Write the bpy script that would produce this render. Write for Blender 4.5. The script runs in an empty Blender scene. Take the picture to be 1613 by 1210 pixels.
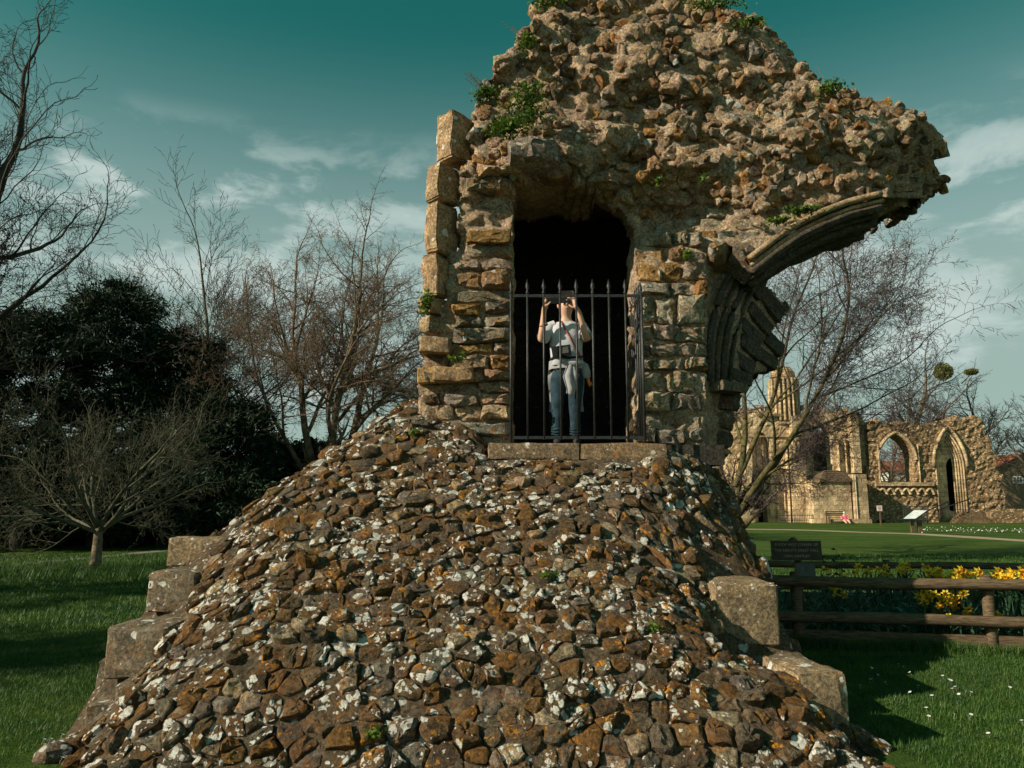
import bpy, math, random
import numpy as np
from mathutils import Vector, Matrix, noise

SC = bpy.context.scene
COL = SC.collection
PI = math.pi
# ------------------------------------------------------------------ camera, light, exposure
PITCH = math.radians(8.7)
F = 1210.0
EYE = 1.6
cd = bpy.data.cameras.new('camera'); cam = bpy.data.objects.new('camera', cd); COL.objects.link(cam)
cam.location = (0, 0, EYE); cam.rotation_euler = (math.radians(90) + PITCH, 0, 0)
cd.sensor_width = 36; cd.lens = 27.0; cd.clip_start = 0.05; cd.clip_end = 2000
SC.camera = cam
SUN_AZ = math.radians(67.5); SUN_EL = math.radians(29)
TOSUN = Vector((-math.sin(SUN_AZ)*math.cos(SUN_EL), -math.cos(SUN_AZ)*math.cos(SUN_EL), math.sin(SUN_EL)))
sd = bpy.data.lights.new('sun', 'SUN'); sun = bpy.data.objects.new('sun', sd); COL.objects.link(sun)
sd.energy = 5.0; sd.angle = math.radians(0.5); sd.color = (1.0, 0.87, 0.68)
sun.rotation_euler = TOSUN.to_track_quat('Z', 'Y').to_euler()
W = bpy.data.worlds.new('World'); SC.world = W; W.use_nodes = True
SC.view_settings.view_transform = 'Standard'; SC.view_settings.look = 'None'
SC.view_settings.exposure = 0.3; SC.view_settings.gamma = 1.0; SC.view_settings.use_curve_mapping = False
SC.cycles.max_bounces = 4; SC.cycles.diffuse_bounces = 2; SC.cycles.transparent_max_bounces = 4


class G:
    """tiny node helper"""
    def __init__(s, tree): s.t = tree; s.n = tree.nodes; s.l = tree.links
    def new(s, typ, **kw):
        nd = s.n.new(typ)
        for k, v in kw.items(): setattr(nd, k, v)
        return nd
    def put(s, sock, v):
        if hasattr(v, 'is_output'): s.l.new(v, sock)
        elif v is not None:
            try: sock.default_value = v
            except Exception: sock.default_value = (*v, 1.0)
    def m(s, op, a, b=None, c=None, clamp=False):
        nd = s.new('ShaderNodeMath', operation=op, use_clamp=clamp)
        s.put(nd.inputs[0], a)
        if b is not None: s.put(nd.inputs[1], b)
        if c is not None: s.put(nd.inputs[2], c)
        return nd.outputs[0]
    def vm(s, op, a, b=None):
        nd = s.new('ShaderNodeVectorMath', operation=op)
        s.put(nd.inputs[0], a)
        if b is not None: s.put(nd.inputs[1], b)
        return nd.outputs['Value'] if op in ('DOT_PRODUCT', 'LENGTH') else nd.outputs[0]
    def noise(s, vec, scale, detail=4, rough=.55, dist=0.0):
        nd = s.new('ShaderNodeTexNoise')
        s.put(nd.inputs['Vector'], vec); nd.inputs['Scale'].default_value = scale
        nd.inputs['Detail'].default_value = detail; nd.inputs['Roughness'].default_value = rough
        nd.inputs['Distortion'].default_value = dist
        return nd.outputs['Fac'], nd.outputs['Color']
    def voro(s, vec, scale, feature='F1'):
        nd = s.new('ShaderNodeTexVoronoi', feature=feature)
        s.put(nd.inputs['Vector'], vec); nd.inputs['Scale'].default_value = scale
        return nd.outputs['Distance'], (nd.outputs['Color'] if feature == 'F1' else None)
    def ramp(s, x, a, b, lo=0.0, hi=1.0, smooth=True):
        nd = s.new('ShaderNodeMapRange'); nd.interpolation_type = 'SMOOTHSTEP' if smooth else 'LINEAR'
        s.put(nd.inputs[0], x)
        for i, v in enumerate((a, b, lo, hi)): s.put(nd.inputs[i + 1], v)
        return nd.outputs[0]
    def mix(s, f, a, b, mode='MIX'):
        nd = s.new('ShaderNodeMix', data_type='RGBA', blend_type=mode)
        s.put(nd.inputs[0], f); s.put(nd.inputs[6], a); s.put(nd.inputs[7], b)
        return nd.outputs[2]
    def xyz(s, v):
        nd = s.new('ShaderNodeSeparateXYZ'); s.put(nd.inputs[0], v); return nd.outputs
    def comb(s, x, y, z):
        nd = s.new('ShaderNodeCombineXYZ')
        for i, v in enumerate((x, y, z)): s.put(nd.inputs[i], v)
        return nd.outputs[0]
    def pos(s): return s.new('ShaderNodeNewGeometry').outputs['Position']
    def bump(s, h, strength, dist):
        nd = s.new('ShaderNodeBump'); nd.inputs['Strength'].default_value = strength
        nd.inputs['Distance'].default_value = dist; s.put(nd.inputs['Height'], h); return nd.outputs[0]


# world: Nishita daylight, toned to the teal of the photograph, with drifting cloud
g = G(W.node_tree); bg = W.node_tree.nodes['Background']
sky = g.new('ShaderNodeTexSky', sky_type='NISHITA', sun_disc=False)
sky.sun_elevation = SUN_EL; sky.sun_rotation = math.atan2(TOSUN.x, TOSUN.y)
sky.air_density = 1.0; sky.dust_density = 0.6; sky.ozone_density = 2.0
gen = g.new('ShaderNodeTexCoord').outputs['Generated']
d = g.xyz(gen)
el = d[2]
tint = g.mix(g.ramp(el, 0.02, 0.62), (.62, 1.0, .9, 1), (0.15, 0.98, 0.51, 1))
low = g.ramp(el, .56, .18)
skyc = g.mix(1.0, sky.outputs[0], tint, 'MULTIPLY')
skyc = g.mix(g.m('MULTIPLY', low, .92), skyc, (3.8, 5.05, 4.5, 1))
cp = g.vm('MULTIPLY', gen, (1.0, 1.0, 2.3))
c1, _ = g.noise(cp, 7.5, 7, .58, .2)
c2, _ = g.noise(cp, 1.7, 3, .5)
cm = g.ramp(g.m('ADD', g.m('MULTIPLY', c1, .75), g.m('MULTIPLY', c2, .40)), .575, .68)
cm = g.m('MULTIPLY', cm, g.ramp(el, .46, .36))
cloudc = g.mix(g.ramp(c1, .45, .75), (4.8, 6.1, 5.8, 1), (7.2, 8.2, 7.8, 1))
skyc = g.mix(g.m('MULTIPLY', cm, .75), skyc, cloudc)
g.l.new(skyc, bg.inputs[0]); bg.inputs[1].default_value = 0.075


# ------------------------------------------------------------------ projection helpers (photo pixel + distance -> place)
def at(px, py, Y):
    u = (px - 806.5) / F; v = (605.0 - py) / F
    dy = math.cos(PITCH) - v * math.sin(PITCH); dz = math.sin(PITCH) + v * math.cos(PITCH)
    k = Y / dy
    return Vector((u * k, Y, EYE + dz * k))


def fbm(p, o=4): return noise.fractal(p, 1.0, 2.0, o, noise_basis='PERLIN_ORIGINAL')


def lerp(xs, ys, x): return float(np.interp(x, xs, ys))


def tagit(o, label=None, cat=None, group=None, kind=None):
    if label: o['label'] = label
    if cat: o['category'] = cat
    if group: o['group'] = group
    if kind: o['kind'] = kind
    return o


def root(name, loc, label, cat, group=None, rz=0.0):
    o = bpy.data.objects.new(name, None); COL.objects.link(o)
    o.location = loc; o.rotation_euler = (0, 0, rz); o.empty_display_size = .2
    return tagit(o, label, cat, group)


def meshdata(name, verts, faces, mat=None, smooth=False, tint=None):
    me = bpy.data.meshes.new(name)
    me.from_pydata([tuple(v) for v in verts], [], faces)
    if mat: me.materials.append(mat)
    if smooth:
        me.polygons.foreach_set('use_smooth', [True] * len(me.polygons))
        if isinstance(smooth, float): me.set_sharp_from_angle(angle=smooth)
    if tint is not None:
        ca = me.color_attributes.new(name='tint', type='FLOAT_COLOR', domain='POINT')
        arr = np.asarray(tint, dtype=np.float32)
        if arr.ndim == 1: arr = np.tile(arr, (len(verts), 1))
        ca.data.foreach_set('color', arr.ravel())
    me.update()
    return me


def mk(name, verts, faces, mat, parent=None, smooth=False, tint=None, local=False):
    """one mesh object; verts in world space unless local"""
    me = meshdata(name, verts, faces, mat, smooth, tint)
    o = bpy.data.objects.new(name, me); COL.objects.link(o)
    if parent is not None:
        o.parent = parent
        if not local:
            o.matrix_parent_inverse = parent_world(parent).inverted()
    return o


def parent_world(p):
    m = Matrix.Translation(p.location) @ p.rotation_euler.to_matrix().to_4x4()
    if p.parent: m = parent_world(p.parent) @ p.matrix_parent_inverse @ m
    return m


class MB:
    """collects shapes into one mesh"""
    def __init__(s): s.v = []; s.f = []; s.t = []
    def add(s, v, f, tint=None):
        o = len(s.v); s.v += list(v); s.f += [tuple(i + o for i in q) for q in f]
        if tint is not None: s.t += [tint] * len(v)
        return s
    def box(s, c, size, rz=0.0, rx=0.0, ry=0.0):
        M = Matrix.Translation(c) @ Matrix.Rotation(rz, 4, 'Z') @ Matrix.Rotation(ry, 4, 'Y') @ Matrix.Rotation(rx, 4, 'X')
        h = [x / 2 for x in size]
        v = [M @ Vector((sx * h[0], sy * h[1], sz * h[2])) for sx in (-1, 1) for sy in (-1, 1) for sz in (-1, 1)]
        return s.add(v, [(0, 1, 3, 2), (4, 6, 7, 5), (0, 4, 5, 1), (2, 3, 7, 6), (0, 2, 6, 4), (1, 5, 7, 3)])
    def tube(s, pts, rad, n=6, cap=True, ref=None):
        pts = [Vector(p) for p in pts]
        if not hasattr(rad, '__len__'): rad = [rad] * len(pts)
        vs = []; fs = []
        for i, p in enumerate(pts):
            t = (pts[min(i + 1, len(pts) - 1)] - pts[max(i - 1, 0)])
            if t.length < 1e-9: t = Vector((0, 0, 1))
            t.normalize()
            r = ref or (Vector((0, 0, 1)) if abs(t.z) < .9 else Vector((1, 0, 0)))
            a = t.cross(r).normalized(); b = t.cross(a)
            for k in range(n):
                w = 2 * PI * k / n
                vs.append(p + (a * math.cos(w) + b * math.sin(w)) * rad[i])
        for i in range(len(pts) - 1):
            for k in range(n):
                k2 = (k + 1) % n
                fs.append((i * n + k, i * n + k2, (i + 1) * n + k2, (i + 1) * n + k))
        if cap:
            fs.append(tuple(range(n - 1, -1, -1))); fs.append(tuple((len(pts) - 1) * n + k for k in range(n)))
        return s.add(vs, fs)
    def prism(s, poly, y0, y1):
        """polygon of (x,z) extruded along y"""
        n = len(poly)
        v = [Vector((x, y0, z)) for x, z in poly] + [Vector((x, y1, z)) for x, z in poly]
        f = [tuple(range(n)), tuple(range(2 * n - 1, n - 1, -1))]
        f += [(i, (i + 1) % n + 0, (i + 1) % n + n, i + n) for i in range(n)]
        f = [q if i < 2 else q[::-1] for i, q in enumerate(f)]
        return s.add(v, f)
    def build(s, name, mat, parent=None, smooth=False, local=False):
        return mk(name, s.v, s.f, mat, parent, smooth, s.t if s.t and len(s.t) == len(s.v) else None, local)


# ------------------------------------------------------------------ materials
def newmat(name, rough=.9, spec=.2):
    m = bpy.data.materials.new(name); m.use_nodes = True
    b = m.node_tree.nodes['Principled BSDF']
    b.inputs['Roughness'].default_value = rough
    b.inputs['Specular IOR Level'].default_value = spec
    return m, G(m.node_tree), b


def rock_mat(name, white=.5, orange=.5, film=.5, bump=1.0, usetint=True, base=(.3, .22, .14), fs=1.0):
    m, g, b = newmat(name, .92, .15)
    P = g.pos()
    nrm = g.new('ShaderNodeNewGeometry').outputs['Normal']
    if usetint:
        a = g.new('ShaderNodeAttribute', attribute_name='tint'); col = a.outputs['Color']; rnd = a.outputs['Alpha']
    else:
        rgb = g.new('ShaderNodeRGB'); rgb.outputs[0].default_value = (*base, 1); col = rgb.outputs[0]; rnd = .5
    n1, n1c = g.noise(P, 7 * fs, 5, .65); n2, _ = g.noise(P, 38 * fs, 5, .75); n3, _ = g.noise(P, 150 * fs, 3, .6)
    col = g.mix(1.0, col, g.mix(g.ramp(n1, .3, .7), (.62, .64, .66, 1), (1.28, 1.24, 1.18, 1)), 'MULTIPLY')
    col = g.mix(1.0, col, g.mix(g.ramp(n2, .34, .66), (.42, .42, .43, 1), (1.5, 1.46, 1.4, 1)), 'MULTIPLY')
    pits = g.ramp(n3, .34, .46)
    col = g.mix(g.m('MULTIPLY', g.m('SUBTRACT', 1.0, pits), .55), col, (.04, .03, .02, 1))
    # rusty algae film
    f1, _ = g.noise(P, 4.3 * fs, 4, .65)
    f2, _ = g.noise(P, 26 * fs, 4, .7)
    fm = g.m('MULTIPLY', g.ramp(f1, .47, .62), g.ramp(f2, .42, .6))
    col = g.mix(g.m('MULTIPLY', fm, film), col, (.20, .085, .022, 1))
    # pale grey crustose blotches
    g1, _ = g.noise(P, 11 * fs, 5, .7)
    col = g.mix(g.m('MULTIPLY', g.ramp(g1, .60, .70), .45), col, (.42, .36, .29, 1))
    # orange lichen
    o1, _ = g.noise(P, 13 * fs, 5, .7, .3); o2, _ = g.noise(P, 2.1, 2, .5)
    om = g.m('MULTIPLY', g.ramp(o1, .575, .63), g.ramp(o2, .42, .56))
    om = g.m('MULTIPLY', om, orange)
    col = g.mix(om, col, g.mix(n2, (.36, .13, .012, 1), (.62, .29, .03, 1)))
    # white lichen rosettes: cells of two sizes, ragged edge
    warp = g.vm('MULTIPLY', g.vm('SUBTRACT', g.noise(P, 30 * fs, 3, .6)[1], (.5, .5, .5)), (.035, .035, .035))
    PW = g.vm('ADD', P, warp)
    up = g.m('ADD', g.m('MULTIPLY', g.vm('DOT_PRODUCT', nrm, (-.35, -.1, .93)), .5), .55, clamp=True)
    big, _ = g.noise(P, 1.7, 3, .6)
    wm = None
    for sc_, r0, pr in ((10, .42, .24), (19, .42, .28), (38, .37, .24)):
        dist, cc = g.voro(PW, sc_ * fs)
        cr = g.xyz(cc)
        thr = g.m('SUBTRACT', 1.0, g.m('MULTIPLY', g.m('MULTIPLY', g.ramp(big, .36, .66, .25, 1.9), up), pr * white * 1.5))
        on = g.m('GREATER_THAN', cr[0], thr)
        rr = g.m('MULTIPLY', g.m('ADD', cr[1], .55), r0)
        k = g.m('MULTIPLY', on, g.ramp(dist, rr, g.m('MULTIPLY', rr, .82)))
        wm = k if wm is None else g.m('MAXIMUM', wm, k)
    wm = g.m('MULTIPLY', wm, g.ramp(n3, .22, .34))
    if usetint: wm = g.m('MULTIPLY', wm, g.ramp(rnd, .34, .50))
    wc = g.mix(g.ramp(n2, .3, .7), (.40, .39, .34, 1), (.80, .79, .73, 1))
    col = g.mix(wm, col, wc)
    g.l.new(col, b.inputs['Base Color'])
    h = g.m('ADD', g.m('MULTIPLY', n1, .9), g.m('ADD', g.m('MULTIPLY', n2, .95), g.m('MULTIPLY', n3, .35)))
    h = g.m('ADD', h, g.m('MULTIPLY', wm, .12))
    g.l.new(g.bump(h, min(1.0, .8 * bump), .035 * max(1, bump)), b.inputs['Normal'])
    return m


M_MOUND = rock_mat('mound_stone', .95, 1.0, .75)
M_MORTAR = rock_mat('mound_mortar', .35, .25, .35, 1.3, False, (.155, .12, .082))
M_WALL = rock_mat('wall_stone_mat', .25, .9, .7, 1.5)
M_WMORT = rock_mat('wall_mortar', .12, .35, .35, 1.4, False, (.56, .42, .30))
M_DRESS = rock_mat('dressed_stone', .2, .35, .4, .7)
M_DARK = rock_mat('shaded_stone', .0, .1, .2, 1.0, False, (.10, .09, .075))  # darkened base colour carries the shade under the arch and on its springer
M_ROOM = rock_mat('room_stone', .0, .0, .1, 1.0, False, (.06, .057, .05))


def simple(name, colr, rough=.8, spec=.25, var=.3, scale=8, bump=0.0, metal=0.0, bscale=None):
    m, g, b = newmat(name, rough, spec)
    n, _ = g.noise(g.pos(), scale, 5, .6)
    c0 = tuple(x * (1 - var) for x in colr) + (1,); c1 = tuple(min(1, x * (1 + var)) for x in colr) + (1,)
    g.l.new(g.mix(g.ramp(n, .3, .7), c0, c1), b.inputs['Base Color'])
    b.inputs['Metallic'].default_value = metal
    if bump:
        n2, _ = g.noise(g.pos(), bscale or scale * 4, 5, .65)
        g.l.new(g.bump(n2, bump, .02), b.inputs['Normal'])
    return m


def ashlar(name, base, bw=.75, bh=.33, rubble=0.0, dark=0.0):
    """weathered coursed stone for the far abbey: joints, stains and dark patches"""
    m, g, b = newmat(name, .92, .1)
    P = g.pos(); q = g.xyz(P)
    vec = g.comb(g.m('ADD', q[0], g.m('MULTIPLY', q[1], .8)), q[2], 0.0)
    br = g.new('ShaderNodeTexBrick'); g.l.new(vec, br.inputs['Vector'])
    br.inputs['Scale'].default_value = 1.0; br.inputs['Brick Width'].default_value = bw; br.inputs['Row Height'].default_value = bh
    br.inputs['Mortar Size'].default_value = .018; br.inputs['Mortar Smooth'].default_value = .4
    br.inputs['Color1'].default_value = (*[x * .72 for x in base], 1); br.inputs['Color2'].default_value = (*[min(1, x * 1.18) for x in base], 1)
    br.inputs['Mortar'].default_value = (*[x * .5 for x in base], 1)
    col = br.outputs['Color']
    n1, _ = g.noise(P, .35, 5, .65); n2, _ = g.noise(P, 2.2, 5, .65); n3, _ = g.noise(P, 9, 4, .7)
    col = g.mix(1.0, col, g.mix(g.ramp(n1, .35, .65), (.62, .6, .58, 1), (1.15, 1.15, 1.12, 1)), 'MULTIPLY')
    col = g.mix(1.0, col, g.mix(g.ramp(n2, .3, .7), (.68, .66, .64, 1), (1.2, 1.18, 1.15, 1)), 'MULTIPLY')
    strk, _ = g.noise(g.vm('MULTIPLY', P, (2.5, 2.5, .35)), 1.0, 4, .6)
    col = g.mix(g.m('MULTIPLY', g.ramp(strk, .54, .68), .5), col, tuple(x * .35 for x in base) + (1,))
    if rubble:
        dd, cc = g.voro(g.vm('MULTIPLY', P, (1, 1, 1.7)), 5.0)
        cr = g.xyz(cc)
        rc = g.mix(cr[0], tuple(x * .45 for x in base) + (1,), tuple(min(1, x * 1.25) for x in base) + (1,))
        rc = g.mix(g.ramp(dd, .25, .55), rc, tuple(x * .25 for x in base) + (1,))
        rc = g.mix(g.m('MULTIPLY', g.ramp(n2, .5, .62), .6), rc, (.16, .075, .03, 1))
        col = g.mix(rubble, col, rc)
    if dark: col = g.mix(dark, col, (.05, .045, .035, 1))
    g.l.new(col, b.inputs['Base Color'])
    g.l.new(g.bump(g.m('ADD', n2, n3), .7, .15), b.inputs['Normal'])
    return m


M_ASH = ashlar('abbey_ashlar', (.70, .53, .34))
M_ASHR = ashlar('abbey_rubble', (.66, .46, .27), rubble=.85)
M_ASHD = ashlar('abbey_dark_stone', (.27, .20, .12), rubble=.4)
M_SLATE = simple('stone_slates', (.12, .085, .055), .9, .1, .4, 5, .5)
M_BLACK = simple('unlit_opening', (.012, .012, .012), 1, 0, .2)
M_IRON = simple('painted_iron', (.022, .024, .024), .42, .5, .45, 30, .3)
M_BARK = simple('grey_bark', (.16, .125, .085), .95, .1, .4, 6, .7)
M_BARKY = simple('mossy_bark', (.105, .09, .04), .95, .1, .45, 5, .7)
M_BARKB = simple('brown_twigs', (.15, .108, .075), .95, .1, .3, 2)
M_BARKP = simple('purple_twigs', (.115, .088, .085), .95, .1, .3, 2)
M_BARKD = simple('dark_twigs', (.055, .05, .042), .95, .1, .3, 2)
M_BARKG = simple('pale_green_bark', (.11, .11, .075), .95, .1, .35, 9, .5)


def leafmat(name, c0, c1, rough=.6, trans=.15, patch=0.0):
    m, g, b = newmat(name, rough, .3)
    n, _ = g.noise(g.pos(), 6.0, 4, .6)
    n2, _ = g.noise(g.pos(), 60.0, 2, .6)
    col = g.mix(g.ramp(g.m('ADD', g.m('MULTIPLY', n, .6), g.m('MULTIPLY', n2, .4)), .35, .65), (*c0, 1), (*c1, 1))
    if patch:
        p1, _ = g.noise(g.vm('MULTIPLY', g.pos(), (.8, 1.2, 1)), 1.0, 4, .6)
        p2, _ = g.noise(g.pos(), 140.0, 2, .5)
        col = g.mix(1.0, col, g.mix(g.ramp(p1, .35, .65), (.62, .72, .8, 1), (1.3, 1.15, 1.0, 1)), 'MULTIPLY')
        col = g.mix(g.m('MULTIPLY', g.ramp(p2, .60, .68), patch), col, (.30, .24, .09, 1))
    g.l.new(col, b.inputs['Base Color'])
    t = g.new('ShaderNodeBsdfTranslucent'); g.l.new(col, t.inputs[0])
    mx = g.new('ShaderNodeMixShader'); mx.inputs[0].default_value = trans
    out = g.n['Material Output']
    g.l.new(b.outputs[0], mx.inputs[1]); g.l.new(t.outputs[0], mx.inputs[2]); g.l.new(mx.outputs[0], out.inputs[0])
    return m


M_YEW = leafmat('yew_needles', (.008, .022, .012), (.022, .05, .02), .7, .08)
M_HEDGE = leafmat('hedge_leaves', (.018, .03, .012), (.05, .06, .02), .7, .1)
M_IVY = leafmat('ivy_leaves', (.04, .09, .01), (.13, .2, .02), .5, .25)
M_MISTLE = leafmat('mistletoe', (.10, .12, .02), (.17, .17, .03), .7, .2)
M_BLADE = leafmat('grass_blades', (.022, .085, .018), (.078, .16, .030), .55, .3, .5)
M_DLEAF = leafmat('daffodil_leaves', (.03, .085, .05), (.07, .15, .08), .45, .2)
M_PETAL = leafmat('yellow_petals', (.78, .58, .03), (.88, .70, .06), .6, .35)
M_TRUMPET = leafmat('orange_trumpet', (.72, .27, .01), (.8, .36, .015), .6, .3)
M_WHITEP = leafmat('white_petals', (.75, .76, .72), (.85, .85, .82), .6, .2)


def ground_mat():
    m, g, b = newmat('lawn', .9, .1)
    P = g.pos(); q = g.xyz(P)
    n1, _ = g.noise(g.vm('MULTIPLY', P, (.25, .6, 1)), 1.0, 4, .6)
    n2, _ = g.noise(P, 3.5, 5, .65); n3, _ = g.noise(g.vm('MULTIPLY', P, (60, 25, 1)), 1.0, 4, .7)
    col = g.mix(g.ramp(n1, .35, .65), (.040, .085, .014, 1), (.085, .13, .026, 1))
    col = g.mix(1.0, col, g.mix(g.ramp(n2, .3, .7), (.7, .75, .7, 1), (1.25, 1.2, 1.1, 1)), 'MULTIPLY')
    col = g.mix(1.0, col, g.mix(g.ramp(n3, .25, .75), (.45, .5, .4, 1), (1.45, 1.4, 1.3, 1)), 'MULTIPLY')
    g.l.new(col, b.inputs['Base Color'])
    g.l.new(g.bump(g.m('ADD', n3, n2), .9, .05), b.inputs['Normal'])
    return m


M_LAWN = ground_mat()
M_PATH = simple('gravel_path', (.34, .27, .20), .95, .1, .2, 4, .4)
M_SOIL = simple('bed_soil', (.035, .028, .018), .95, .1, .5, 6, .9, bscale=30)


def wood_mat():
    m, g, b = newmat('weathered_log', .85, .15)
    P = g.pos()
    n1, _ = g.noise(g.vm('MULTIPLY', P, (3, 30, 60)), 1.0, 5, .65); n2, _ = g.noise(P, 5, 3, .6)
    col = g.mix(g.ramp(n1, .3, .7), (.055, .038, .024, 1), (.19, .135, .085, 1))
    col = g.mix(1.0, col, g.mix(n2, (.75, .78, .75, 1), (1.2, 1.15, 1.1, 1)), 'MULTIPLY')
    g.l.new(col, b.inputs['Base Color']); g.l.new(g.bump(n1, .6, .015), b.inputs['Normal'])
    return m


M_LOG = wood_mat()

# ------------------------------------------------------------------ ground
gm = MB(); gm.add([(-700, -60, 0), (700, -60, 0), (700, 1200, 0), (-700, 1200, 0)], [(0, 1, 2, 3)])
tagit(gm.build('lawn', M_LAWN), 'mown green lawn round the ruin', None, None, 'structure')


def strip(name, pts, wid, z, mat, label):
    v = []; f = []
    for i, (x, y) in enumerate(pts):
        x0, y0 = pts[max(i - 1, 0)]; x1, y1 = pts[min(i + 1, len(pts) - 1)]
        t = Vector((x1 - x0, y1 - y0, 0)).normalized(); nrm = Vector((-t.y, t.x, 0))
        w = wid * (1 + .12 * math.sin(i * 1.7))
        v += [Vector((x, y, z)) + nrm * w / 2, Vector((x, y, z)) - nrm * w / 2]
    for i in range(len(pts) - 1): f.append((2 * i, 2 * i + 1, 2 * i + 3, 2 * i + 2))
    return tagit(mk(name, v, f, mat), label, None, None, 'structure')


def gnd(px, py):
    u = (px - 806.5) / F; v = (605.0 - py) / F
    dy = math.cos(PITCH) - v * math.sin(PITCH); dz = math.sin(PITCH) + v * math.cos(PITCH)
    k = -EYE / dz
    return (u * k, dy * k)


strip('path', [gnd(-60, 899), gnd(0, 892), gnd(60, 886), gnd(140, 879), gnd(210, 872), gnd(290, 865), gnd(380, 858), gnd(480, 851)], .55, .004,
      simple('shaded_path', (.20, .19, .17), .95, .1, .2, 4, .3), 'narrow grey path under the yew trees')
strip('path', [gnd(1150, 833.4), gnd(1240, 834.6), gnd(1290, 836), gnd(1350, 838.5), gnd(1440, 841), gnd(1530, 846.5), gnd(1613, 852), gnd(1700, 857), gnd(1900, 868)],
      1.3, .004, M_PATH, 'pale gravel path crossing the far lawn')

# ------------------------------------------------------------------ the ruin: mound of rubble
MOUND_X0 = -3.03


def X1(y): return lerp([4.6, 5.0, 5.5, 6.2, 7.0, 8.0, 9.5], [2.52, 2.47, 2.40, 2.20, 2.16, 2.22, 2.3], y)


def mound_h(x, y):
    Fy = lerp([4.62, 4.75, 5.0, 5.3, 5.8, 6.3, 6.8, 7.3, 7.9, 8.3], [-.02, .12, .36, .62, .98, 1.32, 1.64, 1.96, 2.46, 2.8], y)
    eL = lerp([4.5, 5.1, 5.66, 6.3, 6.7, 7.2, 8.3, 9.5], [-.5, -.2, .10, .48, .86, 1.02, 1.02, .8], y)
    L = eL + (x + 3.0) * lerp([6.5, 7.5], [.78, .86], y)
    eR = lerp([4.6, 5.3, 5.6, 6.2, 6.9, 7.7, 8.0], [-.12, .02, .06, .36, .90, 1.36, 1.6], y)
    Rr = eR + (X1(y) - x) * lerp([5, 6.5, 7.0, 7.5, 8], [.6, .6, .95, 1.4, 2.0], y)
    cap = lerp([-1.2, -.55, -.25, 1.8, 2.1, 2.3, 2.5], [2.8, 2.45, 2.05, 2.05, 2.08, 1.75, 1.2], x)
    B = (10.6 - y) * 1.8
    vals = [Fy, L, Rr, cap, B]
    mval = min(vals)
    k = .12  # soft minimum
    s = -k * math.log(sum(math.exp(-(v - mval) / k) for v in vals)) + mval
    for (nx, ny, wx, wy, dd) in ((1.92, 5.85, .42, .34, .40), (2.18, 5.05, .26, .22, .16)):
        s -= dd * math.exp(-((x - nx) / wx) ** 4 - ((y - ny) / wy) ** 4)
    if x < MOUND_X0 - .01: s = min(s, (x - (MOUND_X0 - .06)) * 20)
    x1 = X1(y)
    if x > x1 + .01: s = min(s, ((x1 + .06) - x) * 20)
    return max(s, -.1)


def mound_rough(x, y):
    return mound_h(x, y) + .05 * fbm(Vector((x * 2.2, y * 2.2, 3)), 3) + .018 * fbm(Vector((x * 11, y * 11, 1)), 3)


ruin = root('ruined_hall_corner', (0, 7.9, 0), 'tall broken rubble-stone corner of a medieval hall with a barred doorway', 'ruin')
st = .042
xs = np.arange(-3.12, 2.56, st); ys = np.arange(4.0, 11.0, st)
V = []; FC = []
for y in ys:
    for x in xs:
        h = mound_rough(x, y)
        nx = fbm(Vector((x * 6, y * 6, 7)), 2) * .015
        V.append((x + nx, y + nx, max(h + .018, -.06)))
nx_ = len(xs)
for j in range(len(ys) - 1):
    for i in range(nx_ - 1):
        a = j * nx_ + i
        if max(V[a][2], V[a + 1][2], V[a + nx_][2], V[a + nx_ + 1][2]) > -.05:
            FC.append((a, a + 1, a + nx_ + 1, a + nx_))
mk('mortar_core', V, FC, M_MORTAR, ruin, True)


# ---- cells and stones
def clip(poly, a, b, c):
    out = []
    n = len(poly)
    for i in range(n):
        p = poly[i]; q = poly[(i + 1) % n]
        dp = a * p[0] + b * p[1] - c; dq = a * q[0] + b * q[1] - c
        if dp <= 0: out.append(p)
        if (dp < 0 < dq) or (dq < 0 < dp):
            t = dp / (dp - dq); out.append((p[0] + t * (q[0] - p[0]), p[1] + t * (q[1] - p[1])))
    return out


def voronoi(seeds, rad):
    S = np.array(seeds); res = []
    for i, (x, y) in enumerate(seeds):
        d2 = ((S - S[i]) ** 2).sum(1)
        idx = np.argsort(d2)[1:22]
        poly = [(x - rad, y - rad), (x + rad, y - rad), (x + rad, y + rad), (x - rad, y + rad)]
        for j in idx:
            if d2[j] > 4 * rad * rad * 2: break
            dx = S[j, 0] - x; dy = S[j, 1] - y
            poly = clip(poly, dx, dy, dx * (x + S[j, 0]) / 2 + dy * (y + S[j, 1]) / 2)
            if len(poly) < 3: break
        res.append(poly)
    return res


def resample(poly, n):
    L = [0]
    for i in range(len(poly)):
        a = poly[i]; b = poly[(i + 1) % len(poly)]
        L.append(L[-1] + math.hypot(a[0] - b[0], a[1] - b[1]))
    # keep the corners: choose n points nearest to even spacing but snapped to corners when close
    out = []; tot = L[-1]
    if tot < 1e-9: return poly
    for k in range(n):
        s = tot * k / n; j = 0
        while j < len(poly) - 1 and L[j + 1] < s: j += 1
        for c in range(len(poly) + 1):
            if abs(L[c] - s) < tot / n * .32: s = L[c] if L[c] < tot else 0; j = c % len(poly); break
        a = poly[j]; b = poly[(j + 1) % len(poly)]; seg = max(1e-9, L[j + 1] - L[j] if j + 1 < len(L) else 1)
        t = min(1, max(0, (s - L[j]) / seg))
        out.append((a[0] + (b[0] - a[0]) * t, a[1] + (b[1] - a[1]) * t))
    return out


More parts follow.
